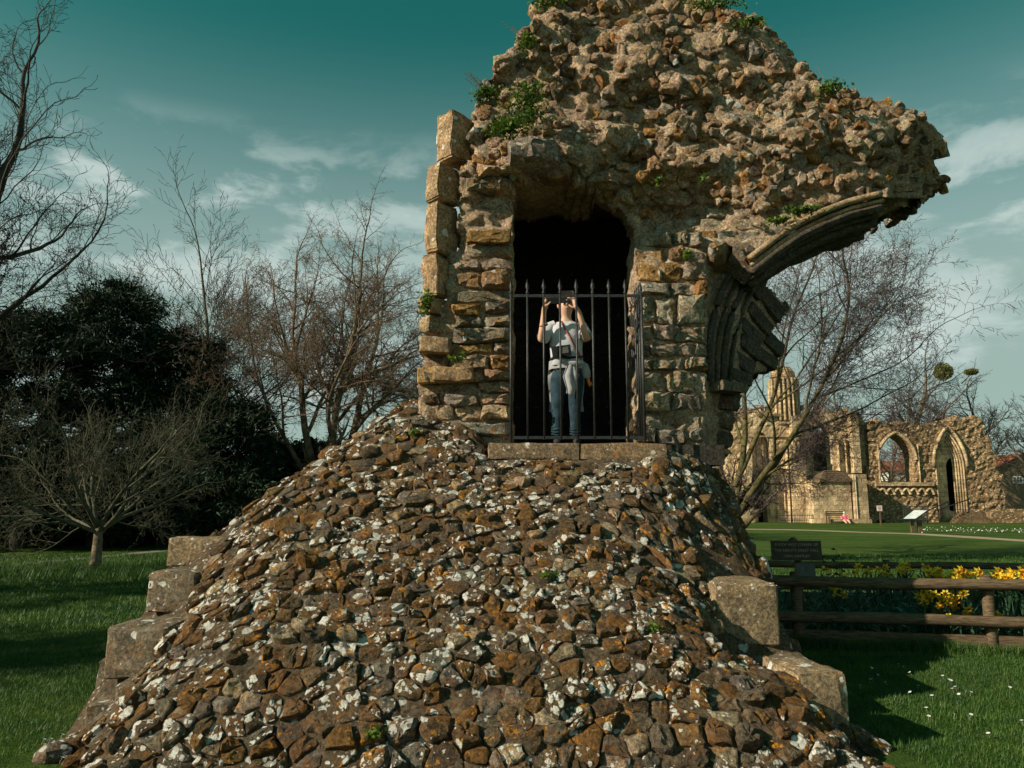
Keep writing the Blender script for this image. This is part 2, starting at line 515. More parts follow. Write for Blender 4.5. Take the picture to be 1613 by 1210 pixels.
def stone(poly, Pf, h, rng, shrink=.93, n=12, rings=((1.0, -.8), (1.02, .25), (.97, .70), (.80, .95), (.45, 1.03)), rough=1.0, tilt=.35, amp=.012):
    cx = sum(p[0] for p in poly) / len(poly); cy = sum(p[1] for p in poly) / len(poly)
    pts = resample(poly, n)
    R = max(math.hypot(p[0] - cx, p[1] - cy) for p in pts) + 1e-6
    gx, gy = rng.uniform(-tilt, tilt), rng.uniform(-tilt, tilt)
    V = []; Fc = []
    jit = [rng.uniform(.93, 1.03) for _ in pts]
    for ri, (s, hh) in enumerate(rings):
        for k, p in enumerate(pts):
            dx = p[0] - cx; dy = p[1] - cy
            ss = s * shrink * (jit[k] + (rng.uniform(-.05, .05) * rough if ri else 0))
            H = hh * h
            if ri: H *= 1 + rng.uniform(-.13, .13) * rough
            H += (gx * dx + gy * dy) / R * h * (1 if ri else 0) * .9
            V.append(Pf(cx + dx * ss, cy + dy * ss, H))
    m = len(pts)
    for r in range(len(rings) - 1):
        for k in range(m):
            k2 = (k + 1) % m
            Fc.append((r * m + k, r * m + k2, (r + 1) * m + k2, (r + 1) * m + k))
    V.append(Pf(cx, cy, h * (1.05 + rng.uniform(-.1, .1))))
    base = (len(rings) - 1) * m; last = len(V) - 1
    for k in range(m): Fc.append((base + k, base + (k + 1) % m, last))
    o = rng.uniform(0, 50)
    V = [v + noise.noise_vector(v * 9 + Vector((o, 0, 0))) * amp * 1.6 + noise.noise_vector(v * 27) * amp * 1.0 for v in V]
    return V, Fc, (cx, cy), abs(parea(poly))


def parea(p): return .5 * sum(p[i][0] * p[(i + 1) % len(p)][1] - p[(i + 1) % len(p)][0] * p[i][1] for i in range(len(p)))


def orient(V, Fc, want):
    """flip faces when the cap normal points away from want"""
    f = Fc[-1]
    n = (Vector(V[f[1]]) - Vector(V[f[0]])).cross(Vector(V[f[2]]) - Vector(V[f[0]]))
    return [q[::-1] for q in Fc] if n.dot(want) < 0 else Fc


rng = random.Random(11)
MPAL = [((.138, .090, .048), 4), ((.098, .069, .042), 3), ((.15, .13, .105), 1.8), ((.28, .225, .155), 1.3), ((.165, .09, .034), 1.8), ((.118, .098, .072), 2)]
WPAL = [((.60, .43, .295), 4), ((.40, .265, .165), 3.4), ((.45, .25, .10), 1.6), ((.40, .355, .29), 2), ((.20, .15, .105), 1.2), ((.56, .44, .30), 1.8)]


def pick(pal, rng):
    c = rng.choices([p[0] for p in pal], [p[1] for p in pal])[0]
    k = rng.uniform(.78, 1.22)
    return tuple(x * k * rng.uniform(.95, 1.05) for x in c) + (rng.random(),)


AY = 1.3
seeds = []
v = 4.15 * AY
row = 0
while v < 10.7 * AY:
    rh = rng.uniform(.065, .14)
    x = -3.05 + rng.uniform(0, .1)
    while x < 2.5:
        w = rng.choice([.055, .08, .10, .13, .17, .22, .29]) * rng.uniform(.85, 1.15)
        seeds.append((x + w / 2, v + rh / 2 + rng.uniform(-.055, .055) + .04 * math.sin(x * 3 + row)))
        x += w
    v += rh; row += 1
cells = voronoi(seeds, .26)
BLOCKZONES = [(-3.1, -2.42, 6.5, 7.2), (-3.1, -2.55, 6.1, 6.75), (-3.1, -2.55, 5.5, 6.1), (1.55, 2.3, 6.1, 6.8), (1.95, 2.5, 5.35, 5.9)]
mstones = []
for (sx, sv), poly in zip(seeds, cells):
    if len(poly) < 3: continue
    cy_ = sv / AY
    hz = mound_rough(sx, cy_)
    if hz < .02: continue
    if cy_ > 7.38 and -.28 < sx < 1.66 and cy_ < 10: continue
    if cy_ > 8.3 and -1.0 < sx < 2.1 and cy_ < 10: continue
    if any(a < sx < b and c < cy_ < d_ for a, b, c, d_ in BLOCKZONES): continue
    e = .07
    hx = (mound_h(sx + e, cy_) - mound_h(sx - e, cy_)) / (2 * e); hy = (mound_h(sx, cy_ + e) - mound_h(sx, cy_ - e)) / (2 * e)
    hx = max(-2.2, min(2.2, hx)); hy = max(-1.8, min(1.8, hy))
    T1 = Vector((1, 0, hx)); T2 = Vector((0, 1, hy)); N = T1.cross(T2).normalized()
    # the stones sit bedded level, so their faces lean a little more upright than the slope
    N = (N + Vector((rng.uniform(-.10, .10), rng.uniform(-.30, -.02), rng.uniform(-.06, .10)))).normalized()
    C = Vector((sx, cy_, hz))
    pc = (sum(p[0] for p in poly) / len(poly), sum(p[1] for p in poly) / len(poly))
    Cc = C + T1 * (pc[0] - sx) + T2 * ((pc[1] - sv) / AY)
    Pf = lambda u, v, h, C=C, T1=T1, T2=T2, N=N, sx=sx, sv=sv: C + T1 * (u - sx) + T2 * ((v - sv) / AY) + N * h
    h = (.022 + .040 * rng.random() ** 1.4) * (1.5 if rng.random() < .08 else 1)
    if rng.random() < (.16 if abs(parea(poly)) < .011 else .03): continue
    sz = math.sqrt(abs(parea(poly)))
    h *= min(1.3, max(.6, sz / .12))
    Vs, Fs, c, ar = stone(poly, Pf, h, rng, shrink=rng.uniform(.84, 1.0), n=15 if cy_ < 6.2 else 10, rings=((1.04, -.8), (1.0, .35), (.94, .82), (.72, 1.02), (.38, 1.04)), tilt=.35, rough=1.0, amp=.010)
    Fs = orient(Vs, Fs, N)
    mstones.append((ar / max(cy_, 4) ** 2 * (1 if hy > -.1 else 0), Vs, Fs, pick(MPAL, rng)))
mstones.sort(key=lambda s: -s[0])
for s in mstones[:300]: mk('rubble_stone', s[1], s[2], M_MOUND, ruin, .5, s[3])
mb = MB()
for s in mstones[300:]: mb.add(s[1], s[2], s[3])
tagit(mb.build('rubble_facing', M_MOUND, ruin, .5), kind='stuff')
print('mound stones', len(mstones), len(FC))


def rock(mbx, c, r, rng, mat_t, sx=1.0, sy=1.0, sz=.7):
    """a rough boulder, icosphere-like, added to a mesh builder"""
    vs = []; fs = []
    nl, nm = 6, 9
    a0 = rng.uniform(0, 6)
    M = Matrix.Rotation(rng.uniform(-.5, .5), 4, 'X') @ Matrix.Rotation(rng.uniform(-.5, .5), 4, 'Y') @ Matrix.Rotation(a0, 4, 'Z')
    for i in range(nl + 1):
        th = PI * i / nl
        for j in range(nm):
            ph = 2 * PI * j / nm
            p = Vector((math.sin(th) * math.cos(ph), math.sin(th) * math.sin(ph), math.cos(th)))
            # push towards a box for an angular block
            q = max(abs(p.x), abs(p.y), abs(p.z)); p = p.lerp(p / q, .45)
            p = Vector((p.x * sx, p.y * sy, p.z * sz))
            p = M @ p * r * (1 + rng.uniform(-.1, .1))
            vs.append(Vector(c) + p)
    for i in range(nl):
        for j in range(nm):
            j2 = (j + 1) % nm
            fs.append((i * nm + j, i * nm + nm + j, i * nm + nm + j2, i * nm + j2))
    mbx.add(vs, fs, mat_t)


# loose stones along the foot and both vertical flanks
mb = MB(); rng = random.Random(5)
for i in range(330):
    t = rng.random()
    if t < .42:
        y = rng.uniform(5.0, 10.3); top = mound_h(MOUND_X0 + .05, y)
        if top < .1: continue
        if y < 7.2: continue
        rock(mb, (MOUND_X0 + rng.uniform(-.02, .06), y, rng.uniform(0, top * .92)), rng.uniform(.07, .13), rng, pick(MPAL, rng))
    elif t < .8:
        y = rng.uniform(5.1, 10.3); top = mound_h(X1(y) - .05, y)
        if top < .1: continue
        rock(mb, (X1(y) + rng.uniform(-.04, .02), y, rng.uniform(0, top)), rng.uniform(.08, .15), rng, pick(MPAL, rng))
    else:
        x = rng.uniform(MOUND_X0, 1.8)
        rock(mb, (x, rng.uniform(4.5, 4.7) + max(0, -x - 1.2) * .35 + max(0, x - 1.3) * .35, .03), rng.uniform(.06, .11), rng, pick(MPAL, rng))
tagit(mb.build('flank_rubble', M_MOUND, ruin, .7), kind='stuff')


def block(name, c, size, rz, mat, tint, seed, parent=ruin, n=5, amp=.02, rx=0, ry=0, rnd=.05):
    """dressed block with worn arrises"""
    vs = []; fs = []; idx = {}
    M = Matrix.Translation(c) @ Matrix.Rotation(rz, 4, 'Z') @ Matrix.Rotation(ry, 4, 'Y') @ Matrix.Rotation(rx, 4, 'X')
    hs = [s / 2 for s in size]; mn = min(hs)

    def vert(p):
        key = tuple(round(a, 5) for a in p)
        if key in idx: return idx[key]
        q = Vector([p[i] * hs[i] for i in range(3)])
        # round the edges: pull points on edges and corners inwards
        close = [max(0, abs(p[i]) - .82) / .18 for i in range(3)]
        e = sorted(close)[1]
        pull = e * mn * rnd * 2.2
        for i in range(3): q[i] -= math.copysign(pull * close[i], q[i]) if close[i] > 0 else 0
        w = M @ q
        w += noise.noise_vector(w * 3.1 + Vector((seed, 0, 0))) * amp + noise.noise_vector(w * 9 + Vector((seed, 3, 0))) * amp * .6 + noise.noise_vector(w * 24) * amp * .25
        idx[key] = len(vs); vs.append(w); return idx[key]
    tt = sorted(set([-1, -.9, .9, 1] + [-.9 + 1.8 * i / n for i in range(n + 1)]))
    for ax in range(3):
        for sgn in (-1, 1):
            a1, a2 = (ax + 1) % 3, (ax + 2) % 3
            for i in range(len(tt) - 1):
                for j in range(len(tt) - 1):
                    q = []
                    for (aa, bb) in ((i, j), (i + 1, j), (i + 1, j + 1), (i, j + 1)):
                        p = [0, 0, 0]; p[ax] = sgn; p[a1] = tt[aa]; p[a2] = tt[bb]; q.append(vert(p))
                    fs.append(tuple(q if sgn > 0 else q[::-1]))
    return mk(name, vs, fs, mat, parent, False, tint)


def pxblock(l, r, t, b, Yf, depth, tint, seed, rz=0, **k):
    a = at(l, t, Yf); c = at(r, b, Yf)
    w = abs(c.x - a.x); hh = abs(a.z - c.z)
    return block('corner_block', ((a.x + c.x) / 2, Yf + depth / 2, (a.z + c.z) / 2), (w, depth, hh), rz, M_DRESS, tint, seed, **k)


TB = (.31, .235, .15, .9); TG = (.20, .165, .12, .9); TO = (.40, .28, .17, .6)
pxblock(264, 372, 848, 893, 6.7, .5, TB, 1, -.05)
pxblock(231, 312, 899, 968, 6.3, .5, TG, 2, -.08)
pxblock(165, 262, 987, 1076, 5.66, .5, TG, 3, -.10)
pxblock(176, 275, 1080, 1136, 5.45, .42, TG, 4, .12)
pxblock(150, 205, 1040, 1104, 6.0, .5, TG, 5, .05)
pxblock(128, 178, 1108, 1160, 5.45, .4, TG, 6, .2)
pxblock(1120, 1234, 917, 1022, 6.2, .62, TB, 7, .02, amp=.012)
pxblock(1250, 1340, 1060, 1150, 5.22, .6, TB, 8, .12, rnd=.09)
pxblock(1196, 1290, 1042, 1090, 5.95, .5, TG, 9, -.1)

# threshold slab
a = at(766, 697, 7.42); c = at(1052, 697, 7.42)
zs = a.z
block('sill_slab', ((a.x + c.x) / 2 - .42, 7.42 + .36, zs - .085), (c.x - a.x - .86, .72, .17), 0, M_DRESS, (.26, .195, .13, .95), 21, n=9, amp=.012)
block('sill_slab', (c.x - .43, 7.43 + .36, zs - .088), (.85, .72, .17), 0, M_DRESS, (.30, .21, .13, .95), 22, n=7, amp=.012)

# ------------------------------------------------------------------ the standing wall
OUT = [(690, 715), (662, 700), (660, 610), (668, 560), (688, 545), (694, 500), (704, 470), (708, 402), (722, 395), (722, 325), (730, 262), (744, 250), (750, 205), (744, 184), (752, 156), (778, 123), (790, 93),
       (818, 66), (838, 38), (850, 8), (880, -22), (950, -42), (1040, -34), (1100, -8), (1150, 13), (1195, 32), (1218, 50), (1245, 78),
       (1262, 106), (1292, 130), (1335, 147), (1385, 159), (1430, 174), (1464, 192), (1486, 222), (1488, 236), (1468, 256), (1486, 290),
       (1462, 312), (1438, 328), (1396, 334), (1384, 317), (1340, 326), (1300, 341), (1260, 360), (1225, 382), (1198, 404), (1206, 446),
       (1240, 490), (1206, 528), (1236, 546), (1224, 577), (1192, 584), (1167, 612), (1154, 650), (1150, 715)]
HOLE = [(808, 720), (809, 330), (812, 288), (880, 282), (940, 297), (985, 340), (999, 362), (1001, 720)]


def inside(poly, x, y):
    c = False; n = len(poly); j = n - 1
    for i in range(n):
        xi, yi = poly[i]; xj, yj = poly[j]
        if (yi > y) != (yj > y) and x < (xj - xi) * (y - yi) / (yj - yi) + xi: c = not c
        j = i
    return c


ARCH_X = [1100, 1112, 1150, 1180, 1198, 1225, 1260, 1300, 1340, 1384]
ARCH_Y = [394, 392, 391, 414, 404, 382, 360, 341, 326, 317]


def gauss(px, py, cx, cy, sx, sy): return math.exp(-((px - cx) / sx) ** 2 - ((py - cy) / sy) ** 2)


def Yw(px, py):
    y = 7.93
    springer = px > 1112 and py > lerp(ARCH_X, ARCH_Y, px) - 3
    if springer:
        y = 8.0 + (px - 1112) * .0078 + .07 * math.sin((px - 1112) / 11.0) * (1 if px < 1165 else 0)
        return y + .03 * fbm(Vector((px / 30, py / 30, 2)), 3)
    y -= .30 * gauss(px, py, 868, 243, 105, 42)
    y -= .12 * gauss(px, py, 790, 290, 60, 30)
    y += .42 * gauss(px, py, 1060, 338, 95, 42)
    y += .20 * gauss(px, py, 985, 262, 60, 30)
    y -= .16 * gauss(px, py, 1010, 90, 170, 60)
    y -= .16 * gauss(px, py, 1290, 200, 120, 50)
    y += .10 * gauss(px, py, 900, 120, 60, 50)
    if py < 385:
        n1 = fbm(Vector((px / 75, py / 48, 5)), 3); n2 = fbm(Vector((px / 26, py / 15, 8)), 3)
        amp = lerp([300, 385], [1, .25], py) if px > 1000 else 1
        y += (.13 * n1 + .06 * n2) * amp
    else:
        y += .05 * fbm(Vector((px / 40, py / 16, 5)), 3)
    xb = lerp([150, 200, 240, 280, 336], [1490, 1446, 1414, 1400, 1393], py)
    if px > xb: y += min((px - xb) * .021, 1.5)
    return y


GS = 4
gx0, gx1, gy0, gy1 = 648, 1500, -60, 724
nxg = (gx1 - gx0) // GS; nyg = (gy1 - gy0) // GS
inc = np.zeros((nyg, nxg), bool)
for j in range(nyg):
    for i in range(nxg):
        x = gx0 + (i + .5) * GS; y = gy0 + (j + .5) * GS
        wob = 5 * fbm(Vector((x / 14, y / 14, 0)), 2)
        if inside(OUT, x + wob, y + wob) and not inside(HOLE, x, y): inc[j, i] = True
V = []; FC = []; fid = {}; bid = {}


def disp(p, k=1.0):
    return p + noise.noise_vector(p * 2.6) * .05 * k + noise.noise_vector(p * 8.5) * .03 * k + noise.noise_vector(p * 22) * .012 * k


def fv(i, j):
    if (i, j) not in fid:
        px = gx0 + i * GS; py = gy0 + j * GS
        p = at(px, py, Yw(px, py)); q = p + noise.noise_vector(p * 8) * .022 + noise.noise_vector(p * 22) * .012
        fid[(i, j)] = len(V); V.append(q)
    return fid[(i, j)]


LAY = 9


def bv(i, j, l):
    if l == 0: return fv(i, j)
    if (i, j, l) not in bid:
        px = gx0 + i * GS; py = gy0 + j * GS
        p = at(px, py, Yw(px, py)); hole = 800 < px < 1010 and py > 275
        th = (.5 if py > 372 or px < 830 else .22) if hole else 1.05
        if py < 300: th = lerp([-40, 300], [.75, 1.05], py)
        p = Vector((p.x, p.y + (7.93 + th - p.y if 7.93 + th - p.y > .3 else .3) * l / LAY, p.z))
        if px > 1112 and not hole and py < 395:   # arch soffit steps inwards
            p.z += .05 * math.sin(l * 2.1)
        bid[(i, j, l)] = len(V); V.append(disp(p))
    return bid[(i, j, l)]


for j in range(nyg):
    for i in range(nxg):
        if not inc[j, i]: continue
        FC.append((fv(i, j), fv(i, j + 1), fv(i + 1, j + 1), fv(i + 1, j)))
        FC.append((bv(i, j, LAY), bv(i + 1, j, LAY), bv(i + 1, j + 1, LAY), bv(i, j + 1, LAY)))
        for (di, dj, e) in ((-1, 0, ((i, j), (i, j + 1))), (1, 0, ((i + 1, j + 1), (i + 1, j))), (0, -1, ((i + 1, j), (i, j))), (0, 1, ((i, j + 1), (i + 1, j + 1)))):
            ii, jj = i + di, j + dj
            if 0 <= ii < nxg and 0 <= jj < nyg and inc[jj, ii]: continue
            for l in range(LAY):
                FC.append((bv(*e[0], l), bv(*e[0], l + 1), bv(*e[1], l + 1), bv(*e[1], l)))
mk('wall_core', V, FC, M_WMORT, ruin, True)
print('wall core', len(V))

# room behind the doorway
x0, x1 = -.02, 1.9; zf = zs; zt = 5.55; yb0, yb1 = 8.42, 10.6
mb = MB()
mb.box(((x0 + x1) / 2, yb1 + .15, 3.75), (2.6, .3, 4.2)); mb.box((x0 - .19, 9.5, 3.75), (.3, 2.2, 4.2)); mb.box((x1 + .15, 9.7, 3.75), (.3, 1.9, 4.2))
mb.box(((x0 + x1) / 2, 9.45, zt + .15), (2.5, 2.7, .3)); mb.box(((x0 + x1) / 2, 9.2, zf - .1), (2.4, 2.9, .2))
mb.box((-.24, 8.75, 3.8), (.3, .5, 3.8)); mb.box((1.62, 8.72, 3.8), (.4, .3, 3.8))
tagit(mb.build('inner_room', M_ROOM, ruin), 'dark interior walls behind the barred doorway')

# ---- stones of the standing wall
rng = random.Random(23)
wst = []


def wstone(poly, h, pal, tilt=.35, shrink=.95, n=11, mat=0, rough=1.0, amp=.012, push=0.0, skew=None, tint=None):
    cx = sum(p[0] for p in poly) / len(poly); cy = sum(p[1] for p in poly) / len(poly)
    Y0 = Yw(cx, cy) - push
    N = Vector((rng.uniform(-.18, .18), -1, rng.uniform(-.12, .2))).normalized() if skew is None else Vector(skew).normalized()
    Pf = lambda u, v, hh: at(u, v, Y0 + .02) + N * hh
    Vs, Fs, c, ar = stone(poly, Pf, h, rng, shrink, n, tilt=tilt, rough=rough, amp=amp)
    Fs = orient(Vs, Fs, N)
    wst.append((ar, Vs, Fs, tint or pick(pal, rng), mat))


def rect(l, t, r, b, j=2.0):
    J = lambda: rng.uniform(-j, j)
    return [(l + J(), t + J()), ((l + r) / 2 + J() * 2, t + J()), (r + J(), t + J()), (r + J(), b + J()), ((l + r) / 2 + J() * 2, b + J()), (l + J(), b + J())]


# random rubble of the upper mass
sds = []
y = -55; row = 0
while y < 700:
    rh = rng.uniform(8, 15); x = 655 + rng.uniform(0, 20)
    while x < 1500:
        w = rng.choice([12, 18, 25, 34, 48]) * rng.uniform(.85, 1.15)
        sds.append((x + w / 2, y + rh / 2 + rng.uniform(-3.2, 3.2)))
        x += w
    y += rh; row += 1
wc = voronoi(sds, 42)
for (sx, sy), poly in zip(sds, wc):
    if len(poly) < 3 or not inside(OUT, sx, sy) or inside(HOLE, sx, sy): continue
    if 1112 < sx and sy > lerp(ARCH_X, ARCH_Y, sx) - 10: continue           # arch zone
    if 1003 < sx < 1116 and sy > 368: continue                             # right pier
    if 706 < sx < 812 and 282 < sy < 700: continue                         # left pier
    if 1075 < sx < 1215 and 328 < sy < 400: continue
    if sx < 712 and sy > 400: continue
    if sx < 735 and 250 < sy <= 400: continue
    if sx > 1500: continue
    if rng.random() < .15: continue
    big = rng.random()
    h = .018 + .085 * big ** 2.2
    if sx > lerp([150, 200, 240, 280, 336], [1490, 1446, 1414, 1400, 1393], sy) + 4:
        wstone(poly, h * .7 + .02, WPAL, tilt=.4, shrink=.95, n=12, rough=1.2, amp=.02, skew=(.8, -.55, -.25)); continue
    wstone(poly, h, WPAL, tilt=.4, shrink=rng.uniform(.86, 1.04), n=10, rough=.8, amp=.010)
# left pier: long jutting slabs
GP = [((.53, .45, .36), 4), ((.54, .45, .34), 2), ((.38, .26, .145), 2), ((.33, .28, .22), 2), ((.42, .25, .10), .8)]
y = 286
while y < 690:
    rh = rng.uniform(16, 29)
    x = (728 if y < 400 else 714) + rng.uniform(-4, 10) if y < 560 else 664 + rng.uniform(-4, 6)
    xr = 806
    while x < xr - 8:
        w = min(rng.choice([32, 46, 62, 92]) * rng.uniform(.85, 1.1), xr - x)
        if xr - (x + w) < 16: w = xr - x
        if rng.random() > .06:
            wstone(rect(x, y, x + w - 1, y + rh - rng.uniform(1, 5), 2.2), rng.uniform(.04, .17), GP if y < 560 else WPAL, tilt=.3, shrink=.97, n=12, amp=.014, skew=(rng.uniform(-.1, .1), -1, rng.uniform(-.02, .2)))
        x += w
    y += rh
# lintel slabs that jut over the doorway
for (l, t, r, b, h) in ((752, 268, 835, 284, .24), (802, 236, 885, 272, .26), (846, 262, 900, 286, .14), (920, 282, 972, 300, .16), (765, 286, 812, 306, .14), (1012, 262, 1046, 284, .2), (990, 240, 1018, 256, .16)):
    wstone(rect(l, t, r, b, 3), h, WPAL, tilt=.3, n=13, amp=.02)
# right pier: squared blocks in courses
y = 372
for rh in (24, 22, 30, 22, 44, 28, 24, 22, 34, 30, 26, 22, 34, 18, 26):
    if y > 695: break
    x = 1003; xr = 1113 + rng.uniform(-6, 4)
    while x < xr - 8:
        w = min(rng.choice([26, 36, 50, 68]) * rng.uniform(.85, 1.1), xr - x)
        if xr - (x + w) < 16: w = xr - x
        if rng.random() > .05:
            wstone(rect(x, y, x + w - 2, y + rh - rng.uniform(1, 4), 2.4), rng.uniform(.03, .13), GP, tilt=.3, shrink=.96, n=12, amp=.016)
        x += w
    y += rh
# squared courses between pier and arch
for (yy, rh, xa, xbb) in ((330, 15, 1085, 1232), (346, 19, 1060, 1222), (366, 17, 1100, 1200)):
    x = xa
    while x < xbb - 8:
        w = min(rng.uniform(28, 56), xbb - x)
        wstone(rect(x, yy, x + w - 2, yy + rh - 1.5, 1.2), rng.uniform(.015, .045), GP, tilt=.12, shrink=.97, n=10, amp=.008, rough=.5)
        x += w
# voussoirs and broken springer, turned away from the sun
DPAL = [((.17, .15, .12), 3), ((.12, .105, .085), 2), ((.20, .16, .11), 1)]  # darker tints paint in the shade on these stones
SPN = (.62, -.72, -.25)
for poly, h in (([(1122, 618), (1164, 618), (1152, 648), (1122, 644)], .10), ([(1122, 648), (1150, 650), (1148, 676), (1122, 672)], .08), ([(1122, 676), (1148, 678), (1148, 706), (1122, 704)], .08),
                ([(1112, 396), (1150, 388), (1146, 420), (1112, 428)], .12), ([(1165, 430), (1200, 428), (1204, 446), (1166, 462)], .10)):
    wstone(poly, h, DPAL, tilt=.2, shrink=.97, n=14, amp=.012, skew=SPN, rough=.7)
# broken bridge of mortar where the arch meets its springer: lit, lichen-topped moulded stone
wstone([(1112, 402), (1128, 386), (1152, 392), (1142, 420), (1120, 428)], .22, GP, push=.12, skew=(-.3, -1, .2), n=12, tint=(.40, .30, .19, .9))
wstone([(1150, 392), (1188, 424), (1180, 440), (1146, 412)], .16, GP, push=.35, skew=(.1, -1, .4), n=12, tint=(.24, .2, .15, .9))
wst.sort(key=lambda s: -s[0])
print('wall stones', len(wst))
for s in wst[:300]: mk('wall_stone', s[1], s[2], M_WALL, ruin, .36, s[3])
mb = MB()
for s in wst[300:]: mb.add(s[1], s[2], s[3])
tagit(mb.build('wall_rubble', M_WALL, ruin, .36), kind='stuff')

# stones along the broken edge and the wall's thickness
mb = MB(); rng = random.Random(77)
for k in range(len(OUT)):
    a_, b_ = OUT[k], OUT[(k + 1) % len(OUT)]
    if a_[1] > 580 and b_[1] > 580: continue
    if a_[0] < 706 and a_[1] > 250: continue
    L = math.hypot(a_[0] - b_[0], a_[1] - b_[1])
    arch = (1190 < a_[0] < 1390 and a_[1] > 315 and a_[1] < 405)
    for q in range(int(L / 6.0) + 1):
        t = rng.random(); px = a_[0] + (b_[0] - a_[0]) * t; py = a_[1] + (b_[1] - a_[1]) * t
        p = at(px, py, Yw(px, py)); dep = rng.uniform(.0, .95)
        if arch and dep < .35: continue
        if px > 1390 and py > 190 and dep < .55: continue
        c = Vector((p.x, p.y + dep, p.z))
        r = rng.uniform(.04, .10)
        tcol = pick(WPAL if py < 300 and not arch else DPAL, rng)
        rock(mb, c - Vector(((c.x - 1.5) * .012, 0, (c.z - 5) * .015)), r, rng, tcol, rng.uniform(1, 1.5), 1, .65)
tagit(mb.build('edge_rubble', M_WALL, ruin, .6), kind='stuff')

mb = MB()
for i in range(420):
    y = rng.uniform(5.0, 9.2); x = X1(y) + .02 - (rng.random() ** 1.6) * .8
    if (1.5 < x < 2.3 and 6.0 < y < 6.95) or (x > 1.9 and 5.2 < y < 5.95): continue
    z = mound_h(x, y)
    if z < .1: continue
    rock(mb, (x, y, z - .01), rng.uniform(.05, .11), rng, pick(MPAL, rng), rng.uniform(.9, 1.4), 1, .75)
for i in range(60):
    x = rng.uniform(-3.0, -1.0); y = rng.uniform(7.4, 9.6)
    rock(mb, (x, y, mound_h(x, y) - .02), rng.uniform(.05, .11), rng, pick(MPAL, rng), rng.uniform(.9, 1.4), 1, .75)
tagit(mb.build('shoulder_rubble', M_MOUND, ruin, .7), kind='stuff')

# dressed quoins on the left arris, set diagonally
for (l, mid, r, t, b, tn) in ((688, 712, 750, 176, 254, TO), (675, 694, 728, 258, 318, TO), (674, 690, 722, 320, 402, TO), (664, 688, 714, 400, 468, TO), (660, 678, 708, 469, 496, TO), (672, 684, 704, 498, 527, TB)):
    pl = at(l, (t + b) / 2, 8.1); pm = at(mid, (t + b) / 2, 7.9); pr = at(r, (t + b) / 2, 8.1)
    top = at(mid, t, 7.9).z; bot = at(mid, b, 7.9).z
    wl = math.hypot(pm.x - pl.x, .26); wr = math.hypot(pr.x - pm.x, .26)
    ang = math.atan2(.26, pr.x - pm.x)
    ang = min(max(ang, .55), .95)
    M = Matrix.Rotation(ang, 4, 'Z')
    # block with its near arris at pm, its right face running back along ang, its left face at a right angle to it
    sx = (pr.x - pm.x) / math.cos(ang); sy = (pm.x - pl.x) / math.sin(ang)
    cc = Vector((pm.x, 7.79, 0)) + M @ Vector((sx / 2, max(sy, .2) / 2, 0))
    block('corner_block', (cc.x + rng.uniform(-.02, .02), cc.y, (top + bot) / 2), (sx, max(sy, .2), (top - bot) * .985), ang + rng.uniform(-.06, .06), M_DRESS, tn, l, amp=.026, rnd=.10, ry=rng.uniform(-.04, .04))
block('corner_block', (at(684, 543, 7.78).x, 7.95, at(684, 543, 7.78).z), (.32, .4, .17), .05, M_DRESS, TO, 31)
block('corner_block', (at(714, 588, 7.74).x, 7.92, at(714, 588, 7.74).z), (.42, .4, .16), -.05, M_DRESS, (.38, .26, .15, .3), 32)
block('corner_block', (at(672, 590, 7.8).x, 7.98, at(672, 590, 7.8).z), (.22, .4, .17), .05, M_DRESS, (.38, .25, .12, .3), 33)

# arch mouldings: hood, fillet, hollow and rolls running along the broken arch
AP = [(1178, 417), (1198, 402), (1225, 381), (1260, 359), (1300, 340), (1340, 325), (1386, 314)]


def arcpath(dx, dy, Y, n=22):
    xs_ = [p[0] for p in AP]; ys_ = [p[1] for p in AP]
    out = []
    for k in range(n):
        x = 1180 + (1387 - 1180) * k / (n - 1)
        y = lerp(xs_, ys_, x)
        out.append(at(x, y, 7.87) + Vector((dx, Y - 7.87, dy)))
    return out


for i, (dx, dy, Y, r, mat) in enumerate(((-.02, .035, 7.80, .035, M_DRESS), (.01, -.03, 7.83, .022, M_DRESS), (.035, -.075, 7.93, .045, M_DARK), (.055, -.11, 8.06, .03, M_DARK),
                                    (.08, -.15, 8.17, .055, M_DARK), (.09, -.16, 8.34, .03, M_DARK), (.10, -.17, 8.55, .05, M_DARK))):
    pts = arcpath(dx, dy, Y)
    mb = MB(); mb.tube(pts, [r * (1 + .12 * fbm(p * 5, 2)) for p in pts], 8)
    tn = [(.40, .29, .18, .2)] * len(mb.v)
    mb.t = tn
    mb.build('arch_moulding', mat, ruin, True)
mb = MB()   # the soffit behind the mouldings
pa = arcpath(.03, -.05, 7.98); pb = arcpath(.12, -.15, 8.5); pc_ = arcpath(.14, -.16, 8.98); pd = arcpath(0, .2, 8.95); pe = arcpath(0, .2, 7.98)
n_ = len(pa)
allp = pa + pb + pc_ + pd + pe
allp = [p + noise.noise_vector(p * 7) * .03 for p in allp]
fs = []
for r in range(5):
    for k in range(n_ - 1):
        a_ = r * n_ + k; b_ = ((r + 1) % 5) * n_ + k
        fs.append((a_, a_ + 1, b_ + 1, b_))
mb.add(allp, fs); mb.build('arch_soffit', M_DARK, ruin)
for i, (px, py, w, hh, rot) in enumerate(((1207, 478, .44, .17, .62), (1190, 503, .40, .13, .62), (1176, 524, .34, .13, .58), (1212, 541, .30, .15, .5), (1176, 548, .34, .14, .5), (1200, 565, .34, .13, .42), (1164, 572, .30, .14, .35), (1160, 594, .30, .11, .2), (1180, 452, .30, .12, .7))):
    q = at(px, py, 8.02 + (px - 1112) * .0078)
    block('voussoir', (q.x - .06, q.y + .16, q.z), (w * 1.08, .46, hh * 1.22), .55, M_DARK, (.13, .115, .09, .1), 60 + i, ry=rot, n=3, amp=.014, rnd=.03)
